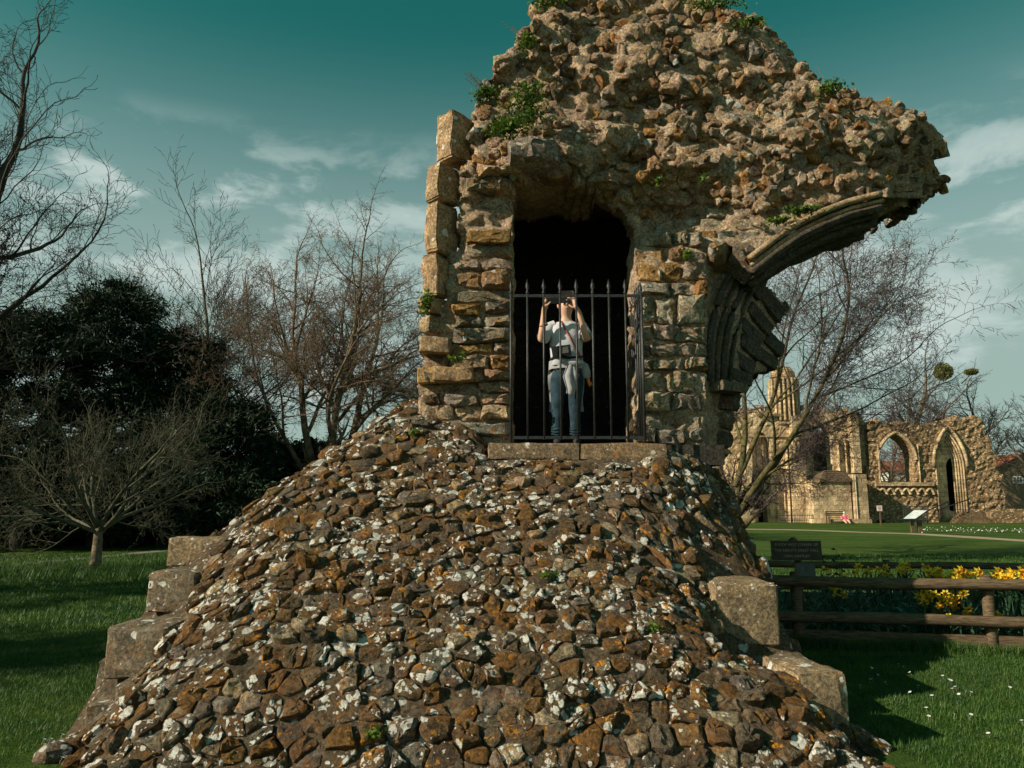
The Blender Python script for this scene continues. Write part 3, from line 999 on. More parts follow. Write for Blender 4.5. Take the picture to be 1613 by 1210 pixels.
# curved ribs of the springer
for i, off in enumerate((0, 11, 21, 32)):
    pts = []
    for (x, y) in ((1118, 600), (1117, 560), (1120, 520), (1129, 480), (1143, 445), (1162, 415)):
        pts.append((x + off * (1 + (600 - y) / 400), y + off * .25))
    P3 = [at(x, y, 7.93 + (x - 1112) * .0078) for x, y in pts]
    # smooth
    Q = []
    for k in range(len(P3) - 1):
        for s_ in range(4): Q.append(P3[k].lerp(P3[k + 1], s_ / 4))
    Q.append(P3[-1])
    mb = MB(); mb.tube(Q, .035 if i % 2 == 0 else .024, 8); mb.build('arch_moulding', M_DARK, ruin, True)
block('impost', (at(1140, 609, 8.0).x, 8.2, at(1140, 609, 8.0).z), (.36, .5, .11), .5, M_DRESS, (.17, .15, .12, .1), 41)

# ------------------------------------------------------------------ iron railing in the doorway
rail = root('iron_railing', (.6, 7.52, zs), 'black iron spear-topped railing across the doorway of the ruin', 'railing')
RY = 7.52; zt_ = at(900, 466, RY).z; zb_ = zs + .055
xl = at(803, 690, RY).x; xr = at(1018, 690, RY).x


def bar_mb(x, y, z0, z1, r=.0105, spear=True):
    m_ = MB(); m_.tube([(x, y, z0), (x, y, z1 + .02)], r, 8)
    if spear:
        zz = z1 + .02
        prof = [(r * 1.1, 0), (r * 1.9, .012), (r * 1.1, .026), (.008, .035), (.022, .07), (.020, .085), (.002, .155)]
        m_.tube([(x, y, zz + h) for _, h in prof], [p for p, _ in prof], 4)
    return m_


mb = MB(); mb.box(((xl + xr) / 2, RY, zt_), (xr - xl + .02, .014, .028)); mb.build('top_rail', M_IRON, rail)
mb = MB(); mb.box(((xl + xr) / 2, RY, zb_), (xr - xl + .02, .014, .028)); mb.build('bottom_rail', M_IRON, rail)
N_F = 9
for k in range(N_F):
    x = xl + .012 + (xr - xl - .024) * k / (N_F - 1)
    bar_mb(x, RY - .001, zb_ - (.05 if k in (0, N_F - 1) else .02), zt_, .0135 if k in (0, N_F - 1) else .0105, k != N_F - 1).build('bar', M_IRON, rail, True)
xb2 = 1.29
mb = MB(); mb.tube([(xr, RY, zt_), (xb2 - .0, 8.15, zt_)], .014, 6); mb.build('side_rail', M_IRON, rail)
mb = MB(); mb.tube([(xr, RY, zb_), (xb2 - .0, 8.15, zb_)], .014, 6); mb.build('side_rail', M_IRON, rail)
for k in range(1, 7):
    t = k / 6.5
    bar_mb(xr + (xb2 - xr) * t, RY + (8.15 - RY) * t, zb_, zt_, .0105).build('bar', M_IRON, rail, True)


# ------------------------------------------------------------------ person behind the railing
PY = 7.93


def pz(py): return at(806, py, PY).z


def skin(name, verts, edges, radii, mat, parent, sub=2, rootv=0):
    me = bpy.data.meshes.new(name); me.from_pydata([tuple(v) for v in verts], edges, [])
    o = bpy.data.objects.new(name, me); COL.objects.link(o)
    md = o.modifiers.new('skin', 'SKIN'); md.use_smooth_shade = True
    for i, r in enumerate(radii):
        rr = r if hasattr(r, '__len__') else (r, r)
        me.skin_vertices[0].data[i].radius = rr
    me.skin_vertices[0].data[rootv].use_root = True
    if sub: sb = o.modifiers.new('sub', 'SUBSURF'); sb.levels = sub; sb.render_levels = sub
    me.materials.append(mat)
    o.parent = parent
    return o


M_SKIN = simple('skin', (.62, .38, .27), .55, .35, .06, 14)
M_HAIR = simple('dark_hair', (.02, .014, .01), .5, .4, .3, 60)
M_SHIRT = simple('pale_grey_tshirt', (.50, .52, .56), .9, .1, .10, 9, .25, bscale=40)
M_JEANS = simple('blue_denim', (.028, .052, .07), .9, .1, .35, 12, .5, bscale=50)
M_JACK = simple('grey_jacket', (.34, .34, .36), .9, .1, .12, 12, .3)
M_BLKP = simple('black_plastic', (.012, .012, .014), .35, .5, .2)
M_BAGN = simple('black_nylon', (.02, .022, .024), .8, .2, .3, 30, .3)
M_STRAP = simple('red_leather', (.35, .06, .03), .6, .3, .2)
M_TASSEL = simple('orange_tassel', (.6, .2, .04), .7, .2, .3)
M_SHOE = simple('dark_shoe', (.03, .03, .035), .7, .3, .2)

pc = at(893, 600, PY).x
person = root('person', (pc, PY, zs), 'person in grey t-shirt and jeans holding up a phone behind the iron railing', 'person')
H = lambda py: pz(py) - zs
X = lambda px: at(px, 600, PY).x - pc
hip, waist, chest, neck0, neck1, head0, head1 = .80, .93, 1.13, 1.31, 1.37, 1.43, 1.545
# joints (x right in the picture, y away from the camera)
bv_ = [(0, 0, hip), (0, .0, waist), (0, .01, chest), (0, .01, 1.26), (.0, .0, neck0), (.0, -.012, neck1), (.0, -.03, head0), (.0, -.02, 1.49), (.0, -.01, head1)]
br_ = [(.13, .10), (.115, .09), (.13, .095), (.12, .085), (.055, .055), (.05, .05), (.072, .084), (.086, .102), (.068, .078)]
be_ = [(i, i + 1) for i in range(8)]


def chain(pts, rads, start):
    i0 = len(bv_)
    for p, r in zip(pts, rads): bv_.append(p); br_.append(r)
    be_.append((start, i0))
    for k in range(len(pts) - 1): be_.append((i0 + k, i0 + k + 1))
    return len(bv_) - 1


Lsh, Rsh = (-.165, .0, 1.25), (.165, .0, 1.25)
Lel, Rel = (-.275, -.10, 1.085), (.205, -.12, 1.10)
Lwr, Rwr = (-.245, -.20, 1.37), (.115, -.22, 1.37)
a1 = chain([Lsh, Lel, (-.258, -.16, 1.20), Lwr], [.055, .042, .038, .026], 3)
a2 = chain([Rsh, Rel, (.16, -.18, 1.21), Rwr], [.055, .042, .038, .026], 3)
h1 = chain([(-.235, -.215, 1.43), (-.228, -.22, 1.465)], [(.034, .018), (.036, .017)], a1)
h2 = chain([(.085, -.225, 1.42), (.065, -.225, 1.455)], [(.034, .018), (.036, .017)], a2)
l1 = chain([(-.085, 0, .72), (-.10, -.01, .43), (-.105, .02, .10)], [.088, .058, .038], 0)
l2 = chain([(.085, 0, .72), (.075, -.03, .43), (.085, .01, .10)], [.088, .058, .038], 0)
# fingers: left hand closed on the phone, right hand before the face
for k, (dx, dz, L_) in enumerate(((-.022, .012, .030), (-.008, .018, .033), (.007, .018, .031), (.020, .010, .026))):
    b0 = Vector(bv_[h1]); q = b0 + Vector((dx * .9 + .004, -.004, .028 + dz))
    chain([q, q + Vector((.018, -.020, L_ * .55)), q + Vector((.044, -.018, L_ * .7))], [.0092, .0086, .0075], h1)
chain([Vector((-.212, -.24, 1.43)), Vector((-.188, -.248, 1.455)), Vector((-.168, -.243, 1.475))], [.0105, .0095, .008], h1 - 1)
for k, (dx, dz, L_) in enumerate(((-.022, .010, .030), (-.009, .017, .034), (.006, .018, .034), (.019, .012, .028))):
    b0 = Vector(bv_[h2]); q = b0 + Vector((dx, -.004, .028 + dz))
    chain([q, q + Vector((-.022, -.012, L_ * .6)), q + Vector((-.046, -.004, L_ * .6))], [.0092, .0086, .0075], h2)
chain([Vector((.05, -.237, 1.41)), Vector((.028, -.234, 1.425)), Vector((.01, -.228, 1.44))], [.0105, .0095, .008], h2 - 1)
body = skin('body', bv_, be_, br_, M_SKIN, person, 2, 0)
# face details
mb = MB(); mb.tube([(0, -.095, 1.515), (0, -.118, 1.475), (0, -.10, 1.468)], [.008, .014, .008], 8); mb.build('nose', M_SKIN, person, True, True)
mb = MB(); mb.tube([(-.024, -.094, 1.437), (0, -.104, 1.434), (.024, -.094, 1.437)], [.003, .0065, .003], 6)
mb.build('mouth', simple('lips', (.45, .17, .14), .5, .3, .05), person, True, True)
for sx_ in (-1, 1):
    mb = MB(); mb.tube([(sx_ * .078, -.01, 1.455), (sx_ * .085, -.006, 1.475), (sx_ * .088, 0, 1.50)], [.006, .011, .009], 6); mb.build('ear', M_SKIN, person, True, True)
skin('hair', [(0, .01, 1.535), (0, .03, 1.50), (0, .045, 1.46), (0, .035, 1.42), (0, -.05, 1.578)], [(0, 1), (1, 2), (2, 3), (0, 4)], [(.078, .085), (.082, .08), (.076, .06), (.06, .045), (.058, .028)], M_HAIR, person, 2, 0)
for sx_ in (-1, 1):
    mb = MB(); mb.box((sx_ * .034, -.116, 1.503), (.056, .012, .032)); o = mb.build('sunglass_lens', M_BLKP, person, False, True)
mb = MB(); mb.tube([(-.078, 0, 1.51), (-.068, -.10, 1.512), (0, -.12, 1.512), (.068, -.10, 1.512), (.078, 0, 1.51)], .004, 6); mb.build('sunglass_frame', M_BLKP, person, True, True)


def lathe_xy(rings, n=20, wr=0.0, seed=0):
    """rings of (cx, cy, z, rx, ry): loose cloth body with folds"""
    vs = []; fs = []
    for i, (cx, cy, z, rx, ry) in enumerate(rings):
        for k in range(n):
            a = 2 * PI * k / n
            q = 1 + wr * fbm(Vector((math.cos(a) * 2, math.sin(a) * 2 + seed, z * 6)), 3)
            ex = 2 / 2.5
            c, s_ = math.cos(a), math.sin(a)
            vs.append(Vector((cx + rx * q * math.copysign(abs(c) ** ex, c), cy + ry * q * math.copysign(abs(s_) ** ex, s_), z)))
    for i in range(len(rings) - 1):
        for k in range(n):
            k2 = (k + 1) % n
            fs.append((i * n + k, i * n + k2, (i + 1) * n + k2, (i + 1) * n + k))
    return vs, fs


mb = MB()
mb.add(*lathe_xy([(0, 0, .83, .172, .125), (0, 0, .835, .178, .13), (0, 0, .93, .165, .118), (0, 0, 1.03, .165, .115), (0, 0, 1.13, .175, .118), (0, 0.005, 1.21, .182, .112), (0, .008, 1.27, .165, .09), (0, .008, 1.305, .10, .07), (0, .004, 1.318, .062, .058)], 28, .10))
for sh, elb, sg in ((Lsh, Lel, -1), (Rsh, Rel, 1)):
    a_ = Vector(sh); b_ = Vector(elb); e_ = a_.lerp(b_, .80)
    st_ = a_ + Vector((-sg * .05, 0, .02))
    mb.tube([st_, a_, a_.lerp(b_, .35), e_, e_], [.062, .066, .068, .070, .060], 14, False)
mb.build('tshirt', M_SHIRT, person, 1.2, True)
jv = [(0, .0, .80), (-.05, 0, .76), (-.088, 0, .68), (-.10, -.01, .43), (-.103, .0, .30), (-.105, .02, .10), (.05, 0, .76), (.088, 0, .68), (.075, -.03, .43), (.08, -.01, .30), (.085, .01, .10), (0, 0, .86)]
je = [(0, 1), (1, 2), (2, 3), (3, 4), (4, 5), (0, 6), (6, 7), (7, 8), (8, 9), (9, 10), (0, 11)]
skin('jeans', jv, je, [(.155, .12), (.11, .11), (.097, .10), (.068, .072), (.060, .062), (.048, .05), (.11, .11), (.097, .10), (.068, .072), (.060, .062), (.048, .05), (.15, .115)], M_JEANS, person, 2, 0)
mb = MB()   # bunched ankle folds
for (cx, cy) in ((-.105, .02), (.085, .01)):
    for q in range(6):
        z = .09 + q * .028
        mb.tube([(cx + .056 * math.cos(t), cy + .056 * math.sin(t), z + .008 * math.sin(t * 2 + q)) for t in np.linspace(0, 2 * PI, 15)], .008, 6, False)
mb.build('jeans_folds', M_JEANS, person, True, True)
for cx, cy in ((-.11, -.03), (.092, -.04)):
    skin('shoe', [(cx, cy + .08, .045), (cx, cy, .045), (cx - .0, cy - .09, .035)], [(0, 1), (1, 2)], [(.04, .04), (.042, .04), (.036, .026)], M_SHOE, person, 2, 0)
# jacket tied round the waist, hanging sleeves
mb = MB()
mb.add(*lathe_xy([(0, .01, .80, .182, .135), (0, .01, .85, .188, .14), (0, .01, .885, .18, .132)], 24, .12, 4))
for pts, w in (([(.03, -.145, .83), (.0, -.165, .70), (.035, -.16, .58), (.02, -.15, .52)], .052), ([(.05, -.145, .83), (.075, -.155, .72), (.06, -.15, .62)], .04), ([(-.03, -.15, .85), (.05, -.16, .83), (.15, -.11, .86)], .035)):
    mb.tube(pts, [w * .7] + [w] * (len(pts) - 2) + [w * .8], 8)
for sgn in (-1, 1):
    vs = []
    for q in range(7):
        t = q / 6; z = .84 - .47 * t
        for xx in (sgn * .10, sgn * .15, sgn * (.185 + .01 * math.sin(q))):
            vs.append(Vector((xx, .11 + .02 * math.sin(q * 2 + xx * 30), z)))
    vs2 = [v + Vector((0, .012, 0)) for v in vs]
    fs = []
    for q in range(6):
        for c in range(2):
            a = q * 3 + c; fs.append((a, a + 1, a + 4, a + 3)); fs.append((a + 21, a + 24, a + 25, a + 22))
    mb.add(vs + vs2, fs)
mb.build('tied_jacket', M_JACK, person, 1.2, True)
mb = MB(); mb.box((-.065, -.175, .965), (.195, .05, .105), 0, 0, -.14); o = mb.build('waist_pouch', M_BAGN, person, False, True)
mb = MB(); mb.box((-.045, -.203, .968), (.10, .006, .065), 0, 0, -.14); mb.build('pouch_pocket', simple('pouch_grey', (.10, .10, .10), .7, .2, .2), o, False, True)
mb = MB(); mb.tube([(-.17, -.05, .90), (-.12, -.13, .92), (.0, -.15, .90), (.17, -.05, .93)], .014, 6); mb.build('pouch_belt', M_BAGN, person, False, True)
mb = MB(); mb.tube([(-.052, -.055, 1.305), (-.045, -.10, 1.26), (.01, -.128, 1.15), (.07, -.135, 1.04), (.13, -.11, .93), (.175, -.03, .84)], .0085, 6); mb.build('shoulder_strap', M_STRAP, person, True, True)
mb = MB()
mb.add(*lathe_xy([(.20, -.02, .70, .02, .03), (.20, -.02, .72, .045, .055), (.195, -.02, .78, .05, .06), (.19, -.02, .85, .035, .04), (.185, -.02, .87, .01, .02)], 12, .1, 9)); sb_ = mb.build('shoulder_bag', M_JACK, person, True, True)
mb = MB(); mb.tube([(.215, -.04, .71), (.225, -.05, .65), (.235, -.05, .615)], [.02, .016, .012], 6)
mb.tube([(.225, -.05, .65), (.262, -.05, .632)], .009, 5); mb.tube([(.225, -.05, .65), (.255, -.05, .655)], .007, 5); mb.build('tassel', M_TASSEL, person, True, True)
mb = MB(); mb.tube([(-.245 + .034 * math.cos(t), -.17 + .03 * math.sin(t), 1.235 + .012 * math.cos(t)) for t in np.linspace(0, 2 * PI, 17)], .012, 6, False); mb.build('wristband', simple('tan_band', (.25, .15, .1), .6, .3, .1), person, True, True)
# the phone is held, so it is a thing of its own
ph = MB(); ph.box((-.140, -.250, 1.487), (.150, .010, .076), 0, .12)
o = ph.build('phone', M_BLKP, None, False, False); o.location = (pc, PY, zs)
bv2 = o.modifiers.new('bevel', 'BEVEL'); bv2.width = .004; bv2.segments = 2
tagit(o, 'black phone held up sideways in front of the person at the railing', 'phone')
mb = MB(); mb.tube([(-.19, -.2555, 1.508), (-.19, -.259, 1.508)], .008, 10); q = mb.build('camera_lens', simple('lens_glass', (.05, .06, .07), .1, .8, .1), o, False, True)

# ------------------------------------------------------------------ bare trees
def ortho(d, rng):
    r = Vector((rng.gauss(0, 1), rng.gauss(0, 1), rng.gauss(0, 1))); r -= d * r.dot(d)
    return r.normalized() if r.length > 1e-6 else Vector((1, 0, 0))


def grow(rng, p, d, L, r, lvl, P, out):
    """one limb with its side limbs; out[lvl] collects polylines"""
    nseg = P['seg'][min(lvl, len(P['seg']) - 1)]
    pts = [p.copy()]; rad = [r]; dirs = [d.copy()]
    wob = P['wob'][min(lvl, len(P['wob']) - 1)]; up = P['up'][min(lvl, len(P['up']) - 1)]
    step = L / nseg; q = p.copy(); dd = d.copy()
    endr = r * P.get('taper', .45) if lvl < P['max'] else P['tip']
    for k in range(nseg):
        dd = (dd + ortho(dd, rng) * wob + Vector((0, 0, up))).normalized()
        q = q + dd * step
        pts.append(q.copy()); dirs.append(dd.copy()); rad.append(r + (endr - r) * (k + 1) / nseg)
    out.append((lvl, pts, rad))
    if lvl >= P['max']: return
    n = P['n'][lvl]; n = int(n * rng.uniform(.8, 1.25) + .5)
    t0 = P['from'][min(lvl, len(P['from']) - 1)]
    for k in range(n):
        t = t0 + (1 - t0) * (k + rng.uniform(.2, .9)) / n
        t = min(t, .995)
        f = t * nseg; i = int(f); i = min(i, nseg - 1); fr = f - i
        pos = pts[i].lerp(pts[i + 1], fr); bd = dirs[i + 1]
        ang = math.radians(P['ang'][min(lvl, len(P['ang']) - 1)] * rng.uniform(.7, 1.25))
        sd_ = ortho(bd, rng)
        if P.get('flat'): sd_ = (sd_ + Vector((0, 0, P['flat']))).normalized(); sd_ = (sd_ - bd * sd_.dot(bd)).normalized()
        nd = (bd * math.cos(ang) + sd_ * math.sin(ang)).normalized()
        rr = rad[i] + (rad[i + 1] - rad[i]) * fr
        grow(rng, pos, nd, L * P['ratio'][min(lvl, len(P['ratio']) - 1)] * (1.15 - .5 * t) * rng.uniform(.75, 1.2), max(P['tip'], rr * P.get('rr', .6)), lvl + 1, P, out)
    # leader continues
    if lvl < P['max']:
        grow(rng, pts[-1], dirs[-1], L * P['ratio'][min(lvl, len(P['ratio']) - 1)] * .9, rad[-1], lvl + 1, P, out)


def tubes_np(lines, sides):
    V = []; Fc = []; o = 0
    for (lvl, pts, rad) in lines:
        n = sides(lvl, rad[0]); m = len(pts)
        A = np.array([tuple(p) for p in pts]); T = np.gradient(A, axis=0)
        T /= np.linalg.norm(T, axis=1)[:, None] + 1e-9
        ref = np.array([0.13, .21, 1.0]) if abs(T[0, 2]) < .8 else np.array([1.0, .2, 0.1])
        a = np.cross(T, ref); a /= np.linalg.norm(a, axis=1)[:, None] + 1e-9
        b = np.cross(T, a)
        w = 2 * PI * np.arange(n) / n
        R_ = np.array(rad)[:, None, None]
        ring = A[:, None, :] + (a[:, None, :] * np.cos(w)[None, :, None] + b[:, None, :] * np.sin(w)[None, :, None]) * R_
        V.append(ring.reshape(-1, 3))
        i = np.arange(m - 1)[:, None] * n; k = np.arange(n)[None, :]; k2 = (k + 1) % n
        Fc.append(np.stack([i + k, i + k2, i + n + k2, i + n + k], -1).reshape(-1, 4) + o)
        o += m * n
    return np.concatenate(V), np.concatenate(Fc)


def npmesh(name, V, Fq, mat, parent=None, smooth=True):
    me = bpy.data.meshes.new(name)
    nv = len(V); nf = len(Fq); k = Fq.shape[1]
    me.vertices.add(nv); me.vertices.foreach_set('co', np.asarray(V, np.float32).ravel())
    me.loops.add(nf * k); me.loops.foreach_set('vertex_index', Fq.astype(np.int32).ravel())
    me.polygons.add(nf); me.polygons.foreach_set('loop_start', np.arange(0, nf * k, k, dtype=np.int32))
    me.polygons.foreach_set('loop_total', np.full(nf, k, np.int32))
    if smooth: me.polygons.foreach_set('use_smooth', np.ones(nf, bool))
    me.update(); me.validate()
    me.materials.append(mat)
    o = bpy.data.objects.new(name, me); COL.objects.link(o)
    if parent is not None: o.parent = parent
    return o


def bare_tree(loc, seed, stems, P, mat, tmat, label, cat='tree', group=None, name='bare_tree', cut=2):
    rng = random.Random(seed)
    t = root(name, loc, label, cat, group)
    out = []
    for (p, d, L, r) in stems:
        grow(rng, Vector(p), Vector(d).normalized(), L, r, 0, P, out)
    big = [o for o in out if o[0] < cut]; small = [o for o in out if o[0] >= cut]
    sf = lambda lvl, r: 9 if lvl == 0 else 6 if lvl < cut else 4 if lvl == cut else 3
    V, Fq = tubes_np(big, sf); npmesh('trunk', V, Fq, tmat, t)
    V2, F2 = tubes_np(small, sf); npmesh('crown', V2, F2, mat, t)
    print(label[:30], len(small), len(F2))
    return t


# tall tree at the left edge, its trunk outside the picture
P0 = dict(max=5, seg=[9, 8, 7, 6, 5, 4], wob=[.13, .17, .20, .25, .30, .34], up=[.02, .035, .03, .025, .03, .05], n=[6, 5, 4, 4, 3], ang=[44, 44, 46, 46, 44],
          ratio=[.62, .60, .58, .58, .6], tip=.0045, **{'from': [.22, .2, .15, .15, .1]}, rr=.5)
Y_ = 13.5
tx = at(-265, 800, Y_).x
stems = [((0, 0, 0), (.0, 0, 1), 6.5, .24), ((.1, 0, 6.4), (.15, .1, 1), 2.0, .12), ((.1, 0, 6.0), (.6, -.1, 1), 1.9, .06)]
for (z, dx, dz, L_, r_) in ((3.0, 1, .22, 1.45, .036), (3.9, 1, .10, 1.5, .04), (4.6, 1, .40, 1.65, .05), (5.4, 1, .12, 1.6, .04), (6.1, 1, .50, 1.7, .05), (6.9, 1, .25, 1.6, .045), (7.6, .9, .7, 1.6, .05)):
    stems.append(((.08, 0, z), (dx, random.Random(z).uniform(-.35, .35), dz), L_, r_))
bare_tree((tx, Y_, 0), 3, stems, P0, M_BARKD, M_BARKD, 'tall bare tree reaching in from the left edge of the lawn', cut=2)
# round-headed tree behind the yews
P1 = dict(max=4, seg=[8, 8, 7, 6, 5], wob=[.04, .09, .13, .16, .2], up=[.02, .01, .02, .03, .03], n=[26, 8, 6, 4], ang=[46, 34, 36, 38], ratio=[.80, .52, .5, .5], tip=.011, **{'from': [.22, .12, .12, .1]}, rr=.34, taper=.3)
p = at(287, 800, 40)
bare_tree((p.x, 40, 0), 8, [((0, 0, 0), (0, 0, 1), 9.6, .34)], P1, M_BARKD, M_BARK, 'round-headed bare tree rising behind the dark yews')
# many-stemmed tree left of the ruin
P2 = dict(max=5, seg=[9, 8, 7, 6, 5, 4], wob=[.07, .12, .15, .18, .22, .3], up=[.01, .0, .0, .0, .01, .02], n=[6, 5, 5, 4, 3], ang=[44, 50, 52, 54, 54], ratio=[.62, .62, .60, .56, .55], tip=.006, **{'from': [.30, .2, .15, .12, .1]}, rr=.66)
p = at(512, 760, 29)
bare_tree((p.x, 29, 0), 19, [((0, 0, 0), (0, 0, 1), 2.4, .48), ((-.1, 0, 1.9), (-.42, .1, 1), 5.7, .17), ((.0, .1, 2.0), (-.15, .3, 1), 5.9, .18), ((.05, 0, 2.0), (.12, -.15, 1), 5.8, .17),
                          ((.2, 0, 2.0), (.38, .15, 1), 5.6, .18), ((-.2, 0, 1.9), (-.72, -.1, .9), 5.0, .11), ((.25, 0, 1.7), (.8, 0, .8), 4.6, .11)],
          P2, M_BARKB, M_BARK, 'many-stemmed bare tree standing left of the ruin')
# mossy tree right of the ruin, reaching over the abbey
P3 = dict(max=5, seg=[9, 8, 7, 6, 5, 4], wob=[.10, .14, .18, .22, .26, .3], up=[.02, .02, .01, .01, .01, .02], n=[6, 5, 4, 4, 3], ang=[40, 42, 44, 46, 48], ratio=[.66, .62, .60, .56, .55], tip=.0055, **{'from': [.30, .2, .15, .12, .1]}, rr=.58)
p = at(1158, 800, 21)
bare_tree((p.x, 21, 0), 27, [((0, 0, 0), (.02, 0, 1), 1.6, .24), ((0, 0, 1.2), (.22, .1, 1), 4.9, .10), ((.05, 0, 1.2), (.5, -.1, 1), 5.2, .09), ((-.05, 0, 1.1), (-.1, .2, 1), 5.0, .10),
                          ((.1, 0, 1.3), (.8, .3, .85), 4.3, .06), ((.1, 0, 1.8), (1, -.1, .42), 2.0, .05), ((.0, 0, 2.0), (.62, 0, .9), 5.3, .075)],
          P3, M_BARKP, M_BARKY, 'mossy many-stemmed bare tree just right of the ruin')
# trees beyond the abbey
P4 = dict(max=4, seg=[8, 8, 7, 6, 5], wob=[.08, .15, .19, .22, .26], up=[.02, .03, .03, .03, .03], n=[9, 6, 5, 4], ang=[48, 46, 46, 46], ratio=[.62, .60, .56, .54], tip=.016, **{'from': [.35, .2, .15, .12]}, rr=.5)
for (px, Yq, sd_, L, r, mt, lab) in ((1447, 78, 4, 10.0, .55, M_BARKP, 'bare tree with a green mistletoe ball beyond the abbey'), (1561, 80, 9, 8.2, .42, M_BARKD, 'dark bare tree behind the right end of the abbey'),
                                     (1338, 84, 14, 9.0, .40, M_BARKP, 'purplish bare tree between the abbey tower and the arched wall'), (1492, 90, 16, 8.0, .40, M_BARKD, 'small bare tree behind the great doorway'), (1640, 76, 18, 6.6, .45, M_BARKD, 'bare tree at the right edge beyond the low wall'),
                                     (1285, 92, 22, 7.6, .4, M_BARKB, 'brownish bare tree behind the abbey turret'), (1400, 96, 24, 6.6, .4, M_BARKB, 'bare tree seen through the open arched window')):
    p = at(px, 800, Yq)
    bare_tree((p.x, Yq, 0), sd_, [((0, 0, 0), (0, 0, 1), L, r)], P4, mt, M_BARK, lab)
# small pale tree on the left lawn
P5 = dict(max=4, seg=[7, 8, 7, 6, 5], wob=[.10, .15, .19, .24, .28], up=[.035, .015, .0, .02, .02], n=[6, 5, 4, 3], ang=[38, 40, 44, 46], ratio=[.66, .60, .52, .5], tip=.003, **{'from': [.25, .15, .12, .1]}, rr=.5, taper=.5)
x_, y_ = gnd(148, 903)
st5 = [((0, 0, .95), (-.15, 0, 1), 1.4, .055)]
r5 = random.Random(2)
for k in range(9):
    a_ = 2 * PI * k / 9 + r5.uniform(-.3, .3); e_ = r5.uniform(.3, 1.25)
    st5.append(((0, 0, r5.uniform(.75, 1.05)), (math.cos(a_) * 1.0, math.sin(a_), e_), r5.uniform(1.9, 2.6), r5.uniform(.032, .055)))
t5 = bare_tree((x_, y_, 0), 12, st5, P5, M_BARKG, M_BARKG, 'small pale-branched bare tree on the left lawn', cut=1)

mb = MB(); mb.tube([(.0, 0, -.03), (.02, 0, .3), (.03, 0, .7), (.02, 0, 1.05)], [.15, .115, .105, .08], 10)
mb.build('bole', M_BARK, t5, True, True)


# mistletoe
def leafcloud(rng, n, fn, size, squash=1.0):
    """n leaf triangles pairs at positions fn(i)"""
    C = np.array([fn() for _ in range(n)])
    R1 = np.random.RandomState(rng.randint(0, 99999))
    A = R1.normal(size=(n, 3)); A /= np.linalg.norm(A, axis=1)[:, None]
    B = np.cross(A, R1.normal(size=(n, 3))); B /= np.linalg.norm(B, axis=1)[:, None]
    s = size * R1.uniform(.6, 1.3, (n, 1))
    V = np.stack([C - A * s, C - B * s * .45 * squash, C + A * s, C + B * s * .45 * squash], 1).reshape(-1, 3)
    Fq = np.arange(n * 4).reshape(-1, 4)
    return V, Fq


for (px, py, rw, lab) in ((1486, 586, .95, 'round green mistletoe ball high in the bare tree beyond the abbey'), (1530, 586, .6, 'flat brown mistletoe clump in the tree tops near the right edge')):
    c = at(px, py, 78); rng = random.Random(px)
    t = root('mistletoe_ball', tuple(c), lab, 'mistletoe')
    def fn():
        v = Vector((rng.gauss(0, 1), rng.gauss(0, 1), rng.gauss(0, 1))).normalized() * rng.random() ** .4 * rw
        return (v.x * (1.15 if rw < .7 else 1), v.y, v.z * (.5 if rw < .7 else 1))
    V, Fq = leafcloud(rng, 1500, fn, .13); npmesh('leaves', V, Fq, M_MISTLE, t)
    mb = MB(); mb.tube([(0, 0, 0), (-.5, 0, -.7), (-1.1, 0, -1.2)], .06, 5); mb.build('stem', M_BARKB, t, False, True)


# ------------------------------------------------------------------ yews and hedge on the left
def yew(loc, w, h, dpt, seed, n, lab, mat=M_YEW, lumps=40, base=.03):
    rng = random.Random(seed); t = root('yew_tree', loc, lab, 'tree')
    # clump centres through the crown, each clump a spray of needles that droops outward
    cl = []
    for i in range(lumps * 4):
        u = rng.random(); z = h * (base + (1 - base) * u ** .8)
        prof = math.sqrt(max(0, 1 - ((z / h - .30) / .72) ** 2)) if z / h > .30 else .88 + .12 * z / h / .3
        a = rng.uniform(0, 2 * PI); rr = rng.random() ** .45
        rad = prof * (.86 + .22 * fbm(Vector((math.cos(a) * 1.2, math.sin(a) * 1.2, z * .5 + seed)), 2) * 2)
        cl.append((math.cos(a) * w / 2 * rad * rr, math.sin(a) * dpt / 2 * rad * rr, z, rng.uniform(.20, .55) * (w / 8) ** .3, a))
    R1 = np.random.RandomState(seed)
    k = R1.randint(0, len(cl), n); Cc = np.array(cl)[k]
    off = R1.normal(size=(n, 3)) * Cc[:, 3:4] * np.array([[.62, .62, .36]])
    # feathery outer sprays
    tip = R1.random(n) ** 2.5 * 1.9
    outd = np.stack([np.cos(Cc[:, 4]), np.sin(Cc[:, 4]), R1.normal(size=n) * .35 - .05], 1)
    P_ = Cc[:, :3] + off + outd * tip[:, None] * Cc[:, 3:4]
    P_[:, 2] = np.abs(P_[:, 2])
    A = outd + R1.normal(size=(n, 3)) * .55; A /= np.linalg.norm(A, axis=1)[:, None]
    B = np.cross(A, R1.normal(size=(n, 3))); B /= np.linalg.norm(B, axis=1)[:, None]
    s = R1.uniform(.08, .20, (n, 1))
    V = np.stack([P_ - A * s * .4, P_ - B * s * .17, P_ + A * s * 1.2, P_ + B * s * .17], 1).reshape(-1, 3)
    npmesh('crown', V, np.arange(n * 4).reshape(-1, 4), mat, t, False)
    out = []
    grow(rng, Vector((0, 0, 0)), Vector((0, 0, 1)), h * .5, .04 * h, 0, dict(max=2, seg=[6, 5, 4], wob=[.05, .12, .2], up=[.02, .03, .0], n=[12, 6], ang=[70, 50], ratio=[.7, .4], tip=.012, **{'from': [.12, .2]}, rr=.4), out)
    V, Fq = tubes_np(out, lambda l, r: 6 if l < 2 else 4); npmesh('trunk', V, Fq, M_BARKD, t)


